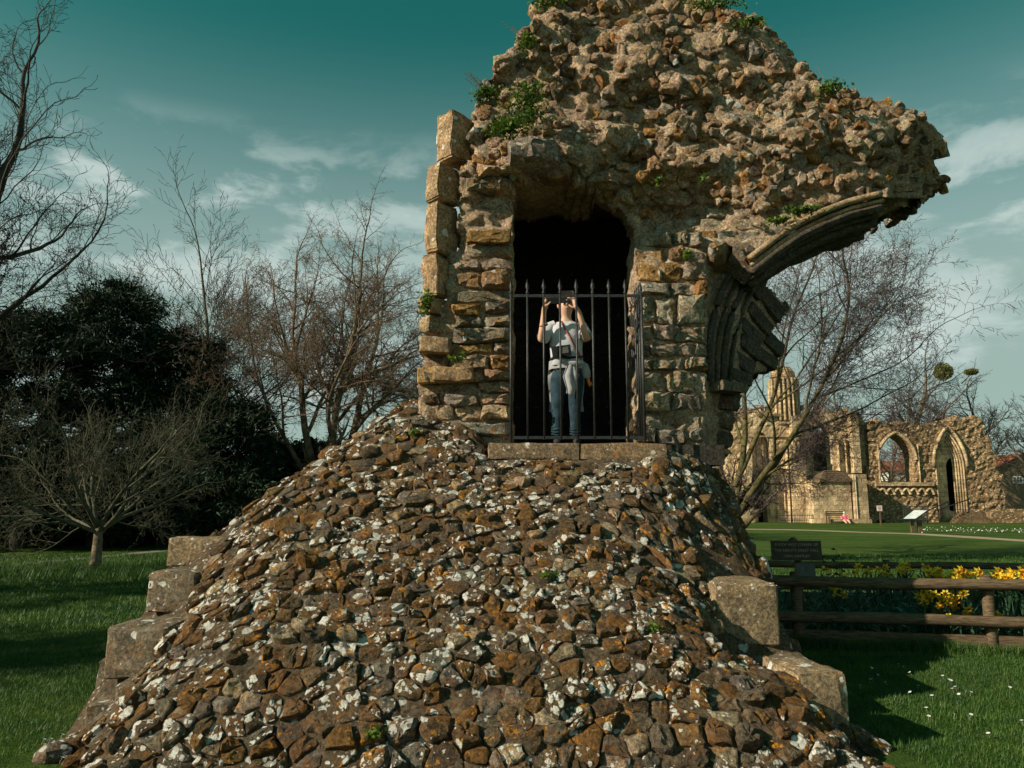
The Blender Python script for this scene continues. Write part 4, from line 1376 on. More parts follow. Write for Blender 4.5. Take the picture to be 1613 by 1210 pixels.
for (px, Yq, w, ptop, dp, sd_, n, lab) in ((60, 27, 7.2, 500, 6, 1, 62000, 'dark yew at the left edge with gaps of sky in its top'), (185, 28, 7.0, 455, 6, 2, 70000, 'tallest dark yew behind the small pale tree'),
                                     (282, 29, 5.6, 520, 6, 3, 60000, 'broad dark yew right of the tallest one'), (372, 28, 3.9, 640, 5, 4, 34000, 'lower drooping yew nearest the ruin'), (-70, 26, 7, 480, 6, 5, 30000, 'dark yew partly cut off by the left edge')):
    p = at(px, ptop, Yq)
    yew((p.x, Yq, 0), w, p.z, dp, sd_, n, lab)
rng = random.Random(4)
p = at(445, 722, 31)
yew((p.x, 31, 0), 4.6, at(445, 705, 31).z, 3, 6, 26000, 'low greenish bush beside the many-stemmed tree', M_HEDGE)
yew((at(422, 700, 33).x, 33, 0), 1.6, at(422, 683, 33).z, 1.6, 7, 9000, 'small pointed brown-green conifer above the hedge line', M_HEDGE)
R1 = np.random.RandomState(5); n = 60000
hx0 = at(-350, 800, 30).x
C = np.stack([R1.uniform(hx0, at(640, 800, 33).x, n), R1.uniform(29, 33, n), R1.random(n) ** 1.0 * 3.4], 1)
C[:, 2] *= 1 + .18 * np.sin(C[:, 0] * 1.3) + .1 * np.sin(C[:, 0] * 3.1)
A = R1.normal(size=(n, 3)); A /= np.linalg.norm(A, axis=1)[:, None]; B = np.cross(A, R1.normal(size=(n, 3))); B /= np.linalg.norm(B, axis=1)[:, None]
s = R1.uniform(.08, .2, (n, 1))
V = np.stack([C - A * s, C - B * s * .5, C + A * s, C + B * s * .5], 1).reshape(-1, 3)
tagit(npmesh('hedge', V, np.arange(n * 4).reshape(-1, 4), M_YEW, None, False), 'dark evergreen hedge closing the lawn under the yews', 'hedge', None, 'stuff')
# evergreens off to the left whose shade falls on the left lawn
for (x_, y_, sd_, lab) in ((-18, -3, 31, 'evergreen outside the picture shading the near lawn'), (-18.5, 3.2, 32, 'second evergreen outside the picture beside the left lawn'), (-19, 9.5, 33, 'third evergreen outside the picture toward the yews')):
    yew((x_, y_, 0), 6.5, 8.2, 6, sd_, 22000, lab)

# ------------------------------------------------------------------ the abbey across the lawn
AYD = 60.0


def A(px, py, Y=AYD):
    if py == 0: return at(px, 745, Y).x, None
    if px == 0: px = 806
    p = at(px, py, Y); return p.x, p.z


def quad(px0, py0, px1, py1, Y=AYD):
    x0, z1 = A(px0, py0, Y); x1, z0 = A(px1, py1, Y); return x0, max(z0, 0), x1, z1


def wallbox(name, px0, py0, px1, py1, Yf, dep, mat, parent, base=False):
    x0, z0, x1, z1 = quad(px0, py0, px1, py1, Yf)
    if base: z0 = -.05
    mb = MB(); mb.box(((x0 + x1) / 2, Yf + dep / 2, (z0 + z1) / 2), (x1 - x0, dep, z1 - z0)); return mb.build(name, mat, parent)


def arch_pts(x0, x1, zspring, ztop, n=8, z0=None):
    """pointed arch outline, left foot up and over to the right foot"""
    cx = (x0 + x1) / 2; w = (x1 - x0) / 2; hgt = ztop - zspring
    R_ = (w * w + hgt * hgt) / (2 * w)
    pts = []
    a_end = math.atan2(hgt, R_ - w) if R_ > w else PI / 2
    for k in range(n + 1):
        a = a_end * k / n
        pts.append((x0 + R_ - R_ * math.cos(a), zspring + R_ * math.sin(a)))
    right = [(2 * cx - x, z) for x, z in pts[::-1][1:]]
    out = pts + right
    if z0 is not None: out = [(x0, z0)] + out + [(x1, z0)]
    return out


def holed_wall(name, outline, holes, Yf, dep, mat, parent, ragged=0.0, seed=0, cell=.22):
    """wall of a given outline with real openings, ragged on its broken edges"""
    xs_ = [p[0] for p in outline]; zs_ = [p[1] for p in outline]
    x0, x1, z0, z1 = min(xs_), max(xs_), min(zs_), max(zs_)
    nx, nz = int((x1 - x0) / cell) + 1, int((z1 - z0) / cell) + 1
    ok = np.zeros((nz, nx), bool)
    for j in range(nz):
        for i in range(nx):
            x = x0 + (i + .5) * cell; z = z0 + (j + .5) * cell
            wv = ragged * fbm(Vector((x * 1.1, z * 1.1, seed)), 3)
            if inside(outline, x + wv, z + wv) and not any(inside(h, x, z) for h in holes): ok[j, i] = True
    V = []; Fc = []; ids = {}

    def vv(i, j, b):
        if (i, j, b) not in ids:
            x = x0 + i * cell; z = z0 + j * cell
            # snap to the nearest hole edge for a smooth arch
            best = None
            for h in holes:
                for k in range(len(h)):
                    a = Vector(h[k]); c = Vector(h[(k + 1) % len(h)]); ab = c - a
                    if ab.length < 1e-6: continue
                    t = max(0, min(1, (Vector((x, z)) - a).dot(ab) / ab.length_squared)); q = a + ab * t
                    dd = (q - Vector((x, z))).length
                    if dd < cell * .72 and (best is None or dd < best[0]): best = (dd, q)
            if best: x, z = best[1]
            elif ragged: x += .06 * fbm(Vector((x * 3, z * 3, 4)), 2); z += .06 * fbm(Vector((x * 3, z * 3, 9)), 2)
            y = Yf + (dep if b else 0) + (0 if b or not ragged else ragged * .45 * fbm(Vector((x * 2.0, z * 3.0, seed + 5)), 3))
            ids[(i, j, b)] = len(V); V.append((x, y, max(z, -.05)))
        return ids[(i, j, b)]
    for j in range(nz):
        for i in range(nx):
            if not ok[j, i]: continue
            Fc.append((vv(i, j, 0), vv(i + 1, j, 0), vv(i + 1, j + 1, 0), vv(i, j + 1, 0)))
            Fc.append((vv(i, j, 1), vv(i, j + 1, 1), vv(i + 1, j + 1, 1), vv(i + 1, j, 1)))
            for di, dj, e in ((-1, 0, ((i, j), (i, j + 1))), (1, 0, ((i + 1, j + 1), (i + 1, j))), (0, -1, ((i + 1, j), (i, j))), (0, 1, ((i, j + 1), (i + 1, j + 1)))):
                ii, jj = i + di, j + dj
                if 0 <= ii < nx and 0 <= jj < nz and ok[jj, ii]: continue
                Fc.append((vv(*e[0], 0), vv(*e[1], 0), vv(*e[1], 1), vv(*e[0], 1)))
    return mk(name, V, Fc, mat, parent)


def O(*pts): return [A(x, y) for x, y in pts]


# -- the chapel end with turret
ab = root('ruined_chapel', (A(1240, 823)[0], AYD, 0), 'pale stone abbey chapel ruin with ribbed turret and buttresses across the lawn', 'abbey ruin')
zt1 = A(0, 655)[1]
o1 = [(A(1150, 823)[0], -.05), (A(1150, 640)[0], A(0, 640)[1]), (A(1240, 645)[0], A(0, 645)[1]), (A(1280, 652)[0], A(0, 652)[1]), (A(1300, 640)[0], A(0, 640)[1]), (A(1330, 648)[0], A(0, 648)[1]), (A(1345, 640)[0], A(0, 640)[1]), (A(1360, 655)[0], A(0, 655)[1]), (A(1372, 668)[0], A(0, 668)[1]), (A(1375, 823)[0], -.05)]
win1 = arch_pts(A(1190, 0)[0], A(1222, 0)[0], A(0, 700)[1], A(0, 678)[1], z0=A(0, 735)[1])
win2 = arch_pts(A(1290, 0)[0], A(1320, 0)[0], A(0, 690)[1], A(0, 664)[1], z0=A(0, 742)[1])
door1 = arch_pts(A(1197, 0)[0], A(1212, 0)[0], A(0, 792)[1], A(0, 785)[1], z0=-.06)
holed_wall('wall', o1, [win1, win2, door1], AYD + .9, 1.1, M_ASH, ab, .25, 3)
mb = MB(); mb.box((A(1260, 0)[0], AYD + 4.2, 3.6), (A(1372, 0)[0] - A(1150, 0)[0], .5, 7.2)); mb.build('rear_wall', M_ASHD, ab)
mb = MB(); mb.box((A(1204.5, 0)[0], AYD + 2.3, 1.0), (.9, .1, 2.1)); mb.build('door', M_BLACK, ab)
# window tracery
for px in (1201, 1211):
    x, z0_ = A(px, 735); z1_ = A(px, 684)[1]
    mb = MB(); mb.box((x, AYD + 1.3, (z0_ + z1_) / 2), (.10, .18, z1_ - z0_)); mb.build('mullion', M_ASH, ab)
wallbox('blocked_light', 1212, 692, 1221, 734, AYD + 1.35, .3, M_ASH, ab)
wallbox('string_course', 1184, 735, 1244, 739.5, AYD + .72, .3, M_ASH, ab)
wallbox('string_course', 1184, 686, 1244, 688.5, AYD + .78, .2, M_ASH, ab)
wallbox('cornice', 1195, 652, 1275, 656, AYD + .6, .5, M_ASHD, ab)
# parapet merlons on the chapel top
for k in range(9):
    px = 1190 + k * 9; wallbox('merlon', px, 638, px + 5, 646, AYD + 1.0, .5, M_ASHR, ab)
# interlaced blind arcade with shafts
xa = [A(px, 0)[0] for px in (1192, 1204, 1216, 1228, 1240)]
zsp = A(0, 760)[1]; ztp = A(0, 744.5)[1]
for k in range(len(xa) - 2):
    pts = arch_pts(xa[k], xa[k + 2], zsp, ztp + .12)
    mb = MB(); mb.tube([(x, AYD + .84, z) for x, z in pts], .075, 6); mb.build('arcade_arch', M_ASH, ab, True)
for k, x in enumerate(xa):
    if k == 1: zlow = A(0, 784)[1]
    else: zlow = .3 if k != 0 else A(0, 785)[1]
    mb = MB(); mb.tube([(x, AYD + .80, zlow), (x, AYD + .80, zsp)], .065, 6); mb.box((x, AYD + .80, zsp - .04), (.26, .2, .16)); mb.build('shaft', M_ASH, ab, True)
# buttresses and their weatherings
for (l, r, t, dep, nm) in ((1243.5, 1275, 700, 1.0, 'buttress'), (1247, 1271, 655, .75, 'buttress')):
    wallbox(nm, l, t, r, 823, AYD + .9 - dep, dep + .1, M_ASH, ab, True)
wallbox('shaft', 1240, 700, 1246, 823, AYD - .05, .5, M_ASH, ab, True)
wallbox('buttress', 1340, 648, 1358, 745, AYD + .1, .9, M_ASH, ab)
wallbox('shaft', 1320, 690, 1324, 744, AYD + .55, .4, M_ASH, ab)
wallbox('shaft', 1332, 690, 1335, 744, AYD + .55, .4, M_ASH, ab)
mb = MB()
x0_, z0_ = A(1163, 823); xt, zt2 = A(1178, 700)
mb.prism([(x0_, -.05), (A(1184, 0)[0], -.05), (A(1184, 0)[0], zt2), (xt, zt2)], AYD - .3, AYD + 1.0); mb.build('sloping_buttress', M_ASH, ab)
# low projecting vault with stone-slated roof
xl_, _ = A(1279.5, 0); xr_, _ = A(1343, 0); zr = A(0, 757)[1]; zr2 = A(0, 741)[1]
wallbox('annexe_wall', 1279.5, 757, 1343.5, 823, AYD - 1.6, 2.4, M_ASH, ab, True)
V = [Vector((xl_ - .15, AYD - 1.75, zr - .02)), Vector((xr_ + .1, AYD - 1.75, zr - .02)), Vector((A(1338, 0)[0], AYD + .85, zr + .3)), Vector((A(1318, 0)[0], AYD - .2, zr2)), Vector((A(1297, 0)[0], AYD - .2, zr2)), Vector((xl_ - .15, AYD + .85, zr + .1))]
mb = MB(); mb.add(V + [v - Vector((0, 0, .14)) for v in V], [(0, 1, 3, 4), (1, 2, 3), (0, 4, 5), (4, 3, 2, 5), (0, 6, 7, 1), (6, 11, 10, 9, 8, 7)]); mb.build('annexe_roof', M_SLATE, ab)
for k in range(5):   # slate courses
    t = (k + .5) / 5.2; a_ = V[0].lerp(V[4], t); b_ = V[1].lerp(V[3], t)
    mb = MB(); mb.tube([a_ + Vector((0, 0, .03)), b_ + Vector((0, 0, .03))], .035, 4); mb.build('slate_course', M_SLATE, ab)
wallbox('pier', 1344, 747, 1370, 823, AYD - 1.9, 2.4, M_ASH, ab, True)
wallbox('pier_band', 1347, 749, 1352.5, 823, AYD - 1.98, .2, simple('pale_stone', (.58, .50, .38), .9, .1, .15, 3), ab, True)
wallbox('plinth', 1279, 818, 1374, 823, AYD - 2.05, .5, M_ASH, ab, True)
# octagonal ribbed turret with broken cap
tx_, _ = A(1253, 0); r_ = (A(1275, 0)[0] - A(1231, 0)[0]) / 2 * 1.12
zb2 = A(0, 654)[1]; zt2 = A(0, 592)[1]; zc = A(0, 573)[1]
mb = MB(); mb.tube([(tx_, AYD + 1.6, zb2 - .6), (tx_, AYD + 1.6, zb2), (tx_, AYD + 1.6, zt2)], [r_ * .92, r_ * .9, r_ * .86], 8); mb.build('turret', M_ASHR, ab)
mb = MB(); mb.tube([(tx_, AYD + 1.6, zt2), (tx_ + .05, AYD + 1.6, zt2 + (zc - zt2) * .55), (tx_ + .1, AYD + 1.6, zc)], [r_ * .88, r_ * .78, r_ * .40], 8); mb.build('turret_cap', M_ASHR, ab)
for k in range(20):
    a = 2 * PI * k / 20
    mb = MB(); mb.tube([(tx_ + math.cos(a) * r_ * .94, AYD + 1.6 + math.sin(a) * r_ * .94, zb2 - .3), (tx_ + math.cos(a) * r_ * .9, AYD + 1.6 + math.sin(a) * r_ * .9, zt2 - .05 - .2 * (k % 3 == 0))], .105, 6); mb.build('turret_rib', M_ASH, ab)

# -- the arched curtain wall
aw = root('arched_abbey_wall', (A(1480, 823)[0], AYD, 0), 'broken abbey wall with an open pointed window and a tall moulded doorway', 'abbey ruin')
o2 = O((1372, 830), (1372, 668), (1385, 662), (1400, 667), (1430, 668), (1455, 667), (1472, 663), (1490, 660), (1520, 656), (1540, 657), (1550, 662), (1556, 680), (1568, 705), (1574, 722), (1581, 745), (1583, 772), (1590, 790), (1596, 830))
o2 = [(x, max(z, -.05)) for x, z in o2]
wnd = arch_pts(A(1391, 0)[0], A(1446, 0)[0], A(0, 724)[1], A(0, 684)[1], z0=A(0, 759)[1])
big = arch_pts(A(1477, 0)[0], A(1526, 0)[0], A(0, 735)[1], A(0, 676)[1], z0=-.06)
holed_wall('rubble_wall', o2, [wnd, big], AYD + .4, 1.5, M_ASHR, aw, .40, 8)
# jambs, sill and blind arcading below the open window
x0_, x1_ = A(1385, 0)[0], A(1472, 0)[0]
wallbox('sill', 1380, 760, 1472, 765.5, AYD + .15, .5, M_ASH, aw)
for k in range(7):
    xx0 = x0_ + (x1_ - x0_) * k / 7; xx1 = x0_ + (x1_ - x0_) * (k + 1) / 7
    pts = arch_pts(xx0, xx1, A(0, 779)[1], A(0, 770)[1], 5)
    mb = MB(); mb.tube([(x, AYD + .30, z) for x, z in pts], .11, 5); mb.build('arcade_arch', M_ASH, aw)
for (l, r, t) in ((1383, 1388.5, 700), (1446, 1451, 700)):
    wallbox('window_jamb', l, t, r, 760, AYD + .2, .5, M_ASH, aw)
pts = arch_pts(A(1388, 0)[0], A(1448.5, 0)[0], A(0, 724)[1], A(0, 681)[1])
mb = MB(); mb.tube([(x, AYD + .30, z) for x, z in pts], .14, 6); mb.build('window_arch', M_ASH, aw)
# recessed orders of the great doorway
for k in range(5):
    dx = .12 + .12 * k
    bx0, bx1 = A(1477, 0)[0] + dx, A(1526, 0)[0] - dx
    pts = arch_pts(bx0, bx1, A(0, 735)[1], A(0, 676)[1] - dx * 1.5, 10, z0=.3)
    mb = MB(); mb.tube([(x, AYD + .40 + .15 * k, z) for x, z in pts], .075, 6); mb.build('doorway_order', M_ASH, aw, True)
pts = arch_pts(A(1475, 0)[0], A(1528, 0)[0], A(0, 735)[1], A(0, 671)[1], 10)
mb = MB(); mb.tube([(x, AYD + .25, z) for x, z in pts], .13, 6); mb.build('hood_mould', M_ASH, aw, True)
# tympanum wall with the low dark door
xa_, xb_ = A(1477, 0)[0], A(1526, 0)[0]
tym = [(xa_ - .1, -.05)] + arch_pts(xa_ - .1, xb_ + .1, A(0, 735)[1], A(0, 674)[1]) + [(xb_ + .1, -.05)]
dr = arch_pts(A(1503, 0)[0], A(1522, 0)[0], A(0, 735)[1], A(0, 719)[1], z0=A(0, 806)[1])
holed_wall('doorway_infill', tym, [dr], AYD + 1.05, .3, M_ASH, aw, 0, 2, .16)
wallbox('doorway_shade', 1474, 700, 1536, 823, AYD + 2.6, .2, M_BLACK, aw)  # black sheet standing in for the unlit depth behind the doorway
# doorway steps and handrails
for k in range(7):
    z = A(0, 806)[1] * (k + 1) / 7
    mb = MB(); mb.box((A(1502, 0)[0] + k * .12, AYD - 1.9 + k * .26, z / 2), (2.9 - k * .24, .5 + .3, z)); mb.build('step', M_ASHD, aw)
hr = root('stair_handrail', (A(1480, 823)[0], AYD - 2, 0), 'thin dark handrails climbing the steps to the great doorway', 'handrail')
for (p0, p1) in (((1458, 806), (1495, 790)), ((1476, 804), (1528, 786))):
    a_ = at(p0[0], p0[1], AYD - 2.3); b_ = at(p1[0], p1[1], AYD - .4)
    mb = MB(); mb.tube([a_, b_], .045, 6); mb.build('handrail', M_IRON, hr)
    for t in (.05, .5, .95):
        q = a_.lerp(b_, t); mb = MB(); mb.tube([(q.x, q.y, max(.0, q.z - 1.1)), q], .035, 6); mb.build('post', M_IRON, hr)
# low wall on the right
lw = root('low_stone_wall', (A(1590, 823)[0], AYD - 1, 0), 'low rubble wall running right from the abbey doorway', 'wall')
holed_wall('masonry', [(A(1543, 0)[0], -.05), (A(1543, 0)[0], A(0, 804)[1]), (A(1613, 0)[0], A(0, 803)[1]), (A(1700, 0)[0], A(0, 801)[1]), (A(1700, 0)[0], -.05)], [], AYD - 1, .6, M_ASHR, lw, .12, 5)


def palisade(name, x0, x1, y0, y1, h, n, lab, curve=0):
    t = root(name, (x0, y0, 0), lab, 'fence')
    P_ = []
    for k in range(n + 1):
        u = k / n; P_.append(Vector((x0 + (x1 - x0) * u, y0 + (y1 - y0) * u, 0)))
    for zz in (.22, h - .14):
        mb = MB(); mb.tube([p + Vector((0, 0, zz)) for p in (P_[0], P_[-1])], .022, 4); mb.build('rail', M_IRON, t)
    for p in P_:
        mb = MB(); mb.tube([p, p + Vector((0, 0, h - .08)), p + Vector((0, 0, h))], [.02, .02, .002], 4); mb.build('paling', M_IRON, t)
    return t


palisade('iron_fence', A(1388, 0)[0], A(1424, 0)[0], AYD - 3.0, AYD - 3.0, 1.4, 13, 'dark iron palisade in front of the blind arcade of the abbey wall')
palisade('iron_fence', A(1213, 0)[0], A(1275, 0)[0], AYD - 1.5, AYD - 1.5, .72, 24, 'low iron fence at the foot of the chapel buttress')
# bench by the annexe
bn = root('park_bench', (A(1293, 0)[0], AYD - 2.5, 0), 'dark wooden bench against the chapel annexe', 'bench')
for k in range(3): mb = MB(); mb.box((A(1293, 0)[0], AYD - 2.65 + k * .16, .45), (1.5, .11, .04)); mb.build('seat_slat', M_LOG, bn)
for k in range(3): mb = MB(); mb.box((A(1293, 0)[0], AYD - 2.22, .6 + k * .13), (1.5, .04, .09)); mb.build('backrest_slat', M_LOG, bn)
for sx_ in (-.68, .68):
    for yy in (-2.7, -2.25): mb = MB(); mb.box((A(1293, 0)[0] + sx_, AYD + yy, .3 if yy < -2.5 else .45), (.07, .07, .6 if yy < -2.5 else .9)); mb.build('leg', M_LOG, bn)

# person sitting on the far lawn
fx, fy = gnd(1331, 826)
fy = min(fy, AYD - 3.5); fx = at(1331, 826, fy).x
sp = root('person', (fx, fy, 0), 'small figure in pink sitting on the grass in front of the chapel', 'person')
M_PINK = simple('pink_cloth', (.75, .12, .22), .8, .1, .1)
M_PALE = simple('white_cloth', (.8, .8, .78), .8, .1, .05)
skin('body', [(0, 0, .16), (0, .05, .40), (0, .02, .58), (0, -.01, .70), (0, -.02, .80), (.2, -.02, .52), (.25, -.2, .36), (-.2, -.02, .52), (-.25, -.2, .36), (.15, -.3, .28), (.12, -.62, .08), (-.15, -.3, .28), (-.12, -.62, .08)],
     [(0, 1), (1, 2), (2, 3), (3, 4), (2, 5), (5, 6), (2, 7), (7, 8), (0, 9), (9, 10), (0, 11), (11, 12)],
     [(.17, .14), (.15, .12), (.15, .11), (.055, .055), (.10, .10), .06, .045, .06, .045, .085, .055, .085, .055], M_SKIN, sp, 1)
skin('coat', [(0, .0, .12), (0, .05, .40), (0, .03, .60), (.19, -.02, .53), (.24, -.16, .39), (-.19, -.02, .53), (-.24, -.16, .39), (.16, -.26, .24), (-.16, -.26, .24)], [(0, 1), (1, 2), (2, 3), (3, 4), (2, 5), (5, 6), (0, 7), (0, 8)],
     [(.25, .20), (.20, .16), (.15, .12), .08, .065, .08, .065, .13, .13], M_PINK, sp, 1)
skin('white_hat', [(0, -.01, .78), (0, -.01, .90)], [(0, 1)], [(.15, .15), (.10, .10)], M_PALE, sp, 1)

# small notice on a post
nt = root('notice_post', (*gnd(1388, 829)[:2], 0), 'small white notice with red print on a dark post by the iron palisade', 'sign')
nx_2, ny_2 = gnd(1388, 829); ny_2 = min(ny_2, AYD - 4); nx_2 = at(1388, 829, ny_2).x; nt.location = (nx_2, ny_2, 0)
mb = MB(); mb.box((0, 0, .55), (.08, .08, 1.1)); mb.build('post', M_LOG, nt, False, True)
mb = MB(); mb.box((-.05, -.06, 1.16), (.34, .03, .36)); pn = mb.build('panel', simple('notice_white', (.7, .62, .58), .5, .3, .05), nt, False, True)
mb = MB()
for k in range(3): mb.box((-.05, -.078, 1.24 - k * .09), (.22 - .05 * k, .004, .045))
mb.build('red_print', simple('notice_red', (.6, .12, .08), .5, .3, .05), pn, False, True)

# interpretation lectern
lx, ly = gnd(1444, 840)
lc = root('lectern_sign', (lx, ly, 0), 'sloping white information panel on two short wooden posts on the lawn', 'sign', None, 0)
sc_ = ly / F
hgt = at(1440, 818, ly).z; top = at(1440, 803.5, ly).z
mb = MB(); mb.box((-.2, 0, hgt * .5 - .1), (.14, .14, hgt + .1)); mb.build('post', M_LOG, lc, False, True)
mb = MB(); mb.box((.19, .02, hgt * .5 - .1), (.17, .15, hgt + .1)); mb.build('post', M_LOG, lc, False, True)


def px2l(px, py, Yl): p = at(px, py, Yl); return Vector((p.x - lx, p.y - ly, p.z))


q = [px2l(1421, 818, ly - .30), px2l(1442, 818, ly - .32), px2l(1462.5, 803.5, ly + .32), px2l(1440, 803, ly + .34)]
nn = (q[1] - q[0]).cross(q[3] - q[0]).normalized()
mb = MB(); mb.add([p for p in q] + [p - nn * .09 for p in q], [(0, 1, 2, 3), (7, 6, 5, 4), (0, 4, 5, 1), (1, 5, 6, 2), (2, 6, 7, 3), (3, 7, 4, 0)])
fr = mb.build('frame', simple('green_grey_metal', (.03, .06, .055), .5, .4, .1), lc, False, True)
cc_ = (q[0] + q[1] + q[2] + q[3]) / 4
qi = [cc_ + (p - cc_) * .90 + nn * .006 for p in q]
m_, g_, b_ = newmat('printed_panel', .35, .4)
nq, _ = g_.noise(g_.vm('MULTIPLY', g_.pos(), (6, 14, 26)), 1.0, 3, .6)
g_.l.new(g_.mix(g_.ramp(nq, .52, .6), (.80, .84, .84, 1), (.50, .56, .56, 1)), b_.inputs['Base Color'])
mk('printed_panel', qi, [(0, 1, 2, 3)], m_, fr)
bpy.data.objects['printed_panel'].matrix_parent_inverse = Matrix.Identity(4)

# houses
M_TILE = simple('red_roof_tiles', (.30, .09, .045), .8, .15, .3, 2.5, .4)
M_BRICK = simple('red_brick', (.26, .10, .06), .85, .15, .3, 3, .3)
M_RENDER = simple('white_render', (.62, .60, .54), .9, .1, .08)


def house(px0, px1, ptop, peave, Yh, lab, wallm, chim, win=None, gable=False):
    xa_ = at(px0, 800, Yh).x; xb_ = at(px1, 800, Yh).x; ze = at(0, peave, Yh).z; zr_ = at(0, ptop, Yh).z
    t = root('house', ((xa_ + xb_) / 2, Yh, 0), lab, 'house')
    mb = MB(); mb.box(((xa_ + xb_) / 2, Yh + 4, ze / 2), (xb_ - xa_, 8, ze)); mb.build('wall', wallm, t)
    mb = MB()
    if gable:
        xm = (xa_ + xb_) / 2
        mb.add([Vector(v) for v in ((xa_ - .4, Yh - .4, ze), (xb_ + .4, Yh - .4, ze), (xm, Yh - .4, zr_), (xa_ - .4, Yh + 8.4, ze), (xb_ + .4, Yh + 8.4, ze), (xm, Yh + 8.4, zr_))], [(0, 2, 5, 3), (1, 4, 5, 2), (3, 5, 4)])
        mb.build('roof', M_TILE, t)
        mb = MB(); mb.add([Vector((xa_, Yh - .002, ze)), Vector((xb_, Yh - .002, ze)), Vector((xm, Yh - .002, zr_ - .2))], [(0, 1, 2)]); mb.build('gable', wallm, t)
    else:
        mb.add([Vector(v) for v in ((xa_ - .3, Yh - .4, ze), (xb_ + .3, Yh - .4, ze), (xb_ + .3, Yh + 4, zr_), (xa_ - .3, Yh + 4, zr_), (xa_ - .3, Yh + 8.4, ze), (xb_ + .3, Yh + 8.4, ze))], [(0, 1, 2, 3), (3, 2, 5, 4), (0, 3, 4), (1, 5, 2)])
        rf = mb.build('roof', M_TILE, t)
    for (cx, w, h_) in chim:
        x = at(cx, 800, Yh + 4).x
        mb = MB(); mb.box((x, Yh + 4, zr_ + h_ / 2 - .4), (w, .7, h_ + .8)); c_ = mb.build('chimney', M_BRICK, t)
        for q_ in (-.25, .25):
            mb = MB(); mb.tube([(x + q_ * w, Yh + 4, zr_ + h_ - .02), (x + q_ * w, Yh + 4, zr_ + h_ + .35)], .13, 8); mb.build('chimney_pot', M_TILE, c_)
    if win:
        wx0, wx1, wz1, wz0 = at(win[0], 757, Yh).x, at(win[2], 757, Yh).x, at(0, win[1], Yh).z, at(0, win[3], Yh).z
        mb = MB(); mb.box(((wx0 + wx1) / 2, Yh - .03, (wz0 + wz1) / 2), (wx1 - wx0, .1, wz1 - wz0)); w_ = mb.build('window', M_PALE, t)
        n_ = 3
        for k in range(n_):
            a_ = wx0 + .12 + (wx1 - wx0 - .24) * k / n_; b_ = a_ + (wx1 - wx0 - .24) / n_ - .10
            mb = MB(); mb.box(((a_ + b_) / 2, Yh - .085, (wz0 + wz1) / 2), (b_ - a_, .02, (wz1 - wz0) - .25)); mb.build('pane', simple('window_glass', (.05, .07, .08), .1, .8, .1), w_)
    return t


house(405, 447, 700, 712, 62, 'red-tiled roof with a small chimney far beyond the bushes', M_BRICK, [(432, .9, .5)])
house(449, 486, 716, 733, 70, 'red pantiled house with twin-pot chimney under the bare tree', M_BRICK, [(456, .9, .7), (483, 1.0, 1.0)])
house(482, 510, 706, 716, 66, 'white rendered gable just left of the rubble slope', M_RENDER, [])
house(1578, 1660, 714, 738, 86, 'brick house with white window at the right edge behind the low wall', simple('buff_brick', (.24, .17, .11), .85, .1, .25, 3), [], (1595, 750, 1612, 762), True)
house(1408, 1440, 724, 742, 100, 'pale house glimpsed through the open arched window', M_RENDER, [(1430, 1.0, .8)])

# ------------------------------------------------------------------ the planted bed with its log fences
FL = (at(1196, 912, 9.15), at(1700, 926, 8.4))


def logfence(name, a, b, z_top, z_low, posts, r, lab, board=True, top_h=.80):
    t = root(name, (a[0], a[1], 0), lab, 'fence')
    A_ = Vector((a[0], a[1], 0)); B_ = Vector((b[0], b[1], 0)); d = (B_ - A_).normalized(); nrm = Vector((d.y, -d.x, 0))
    for z in (z_top, z_low):
        if z is None: continue
        pts = [A_.lerp(B_, k / 14) + Vector((0, 0, z + .006 * math.sin(k * 1.3 + z * 9))) + nrm * (r * .3) for k in range(15)]
        mb = MB(); mb.tube(pts, [r * (1 + .05 * math.sin(k * 2.1)) for k in range(15)], 14); mb.build('rail', M_LOG, t, 1.0)
    for u in posts:
        p = A_ + d * u - nrm * (r * 1.1)
        mb = MB(); mb.tube([p + Vector((0, 0, -.05)), p + Vector((0, 0, top_h - .02)), p + Vector((0, 0, top_h))], [r * 1.0, r * .98, r * .86], 14); mb.build('post', M_LOG, t, 1.0)
    if board:
        c = (A_ + B_) / 2; L = (B_ - A_).length
        mb = MB(); mb.box((c.x - nrm.x * .06, c.y - nrm.y * .06, .075), (L, .05, .17), math.atan2(d.y, d.x)); mb.build('kick_board', M_LOG, t)
    return t


fa = (FL[0].x - .5, 9.2); fb = (9.5, 7.75)
dF = Vector((fb[0] - fa[0], fb[1] - fa[1])).normalized()


def along(px):   # distance along the front fence where its ground line meets this picture column
    best = min(np.arange(0, 7, .02), key=lambda u: abs((806.5 + F * (fa[0] + dF.x * u) / ((fa[1] + dF.y * u) * math.cos(PITCH))) - px))
    return float(best)


logfence('log_fence', fa, fb, .70, .315, [along(1247), along(1545), along(1900)], .062, 'weathered two-rail log fence on the near side of the daffodil bed')
logfence('log_fence', (2.6, 12.9), (11.5, 11.9), .60, .26, [1.2, 3.4, 6.1, 8.2], .055, 'far log fence behind the daffodils, half hidden by leaves', True, .68)

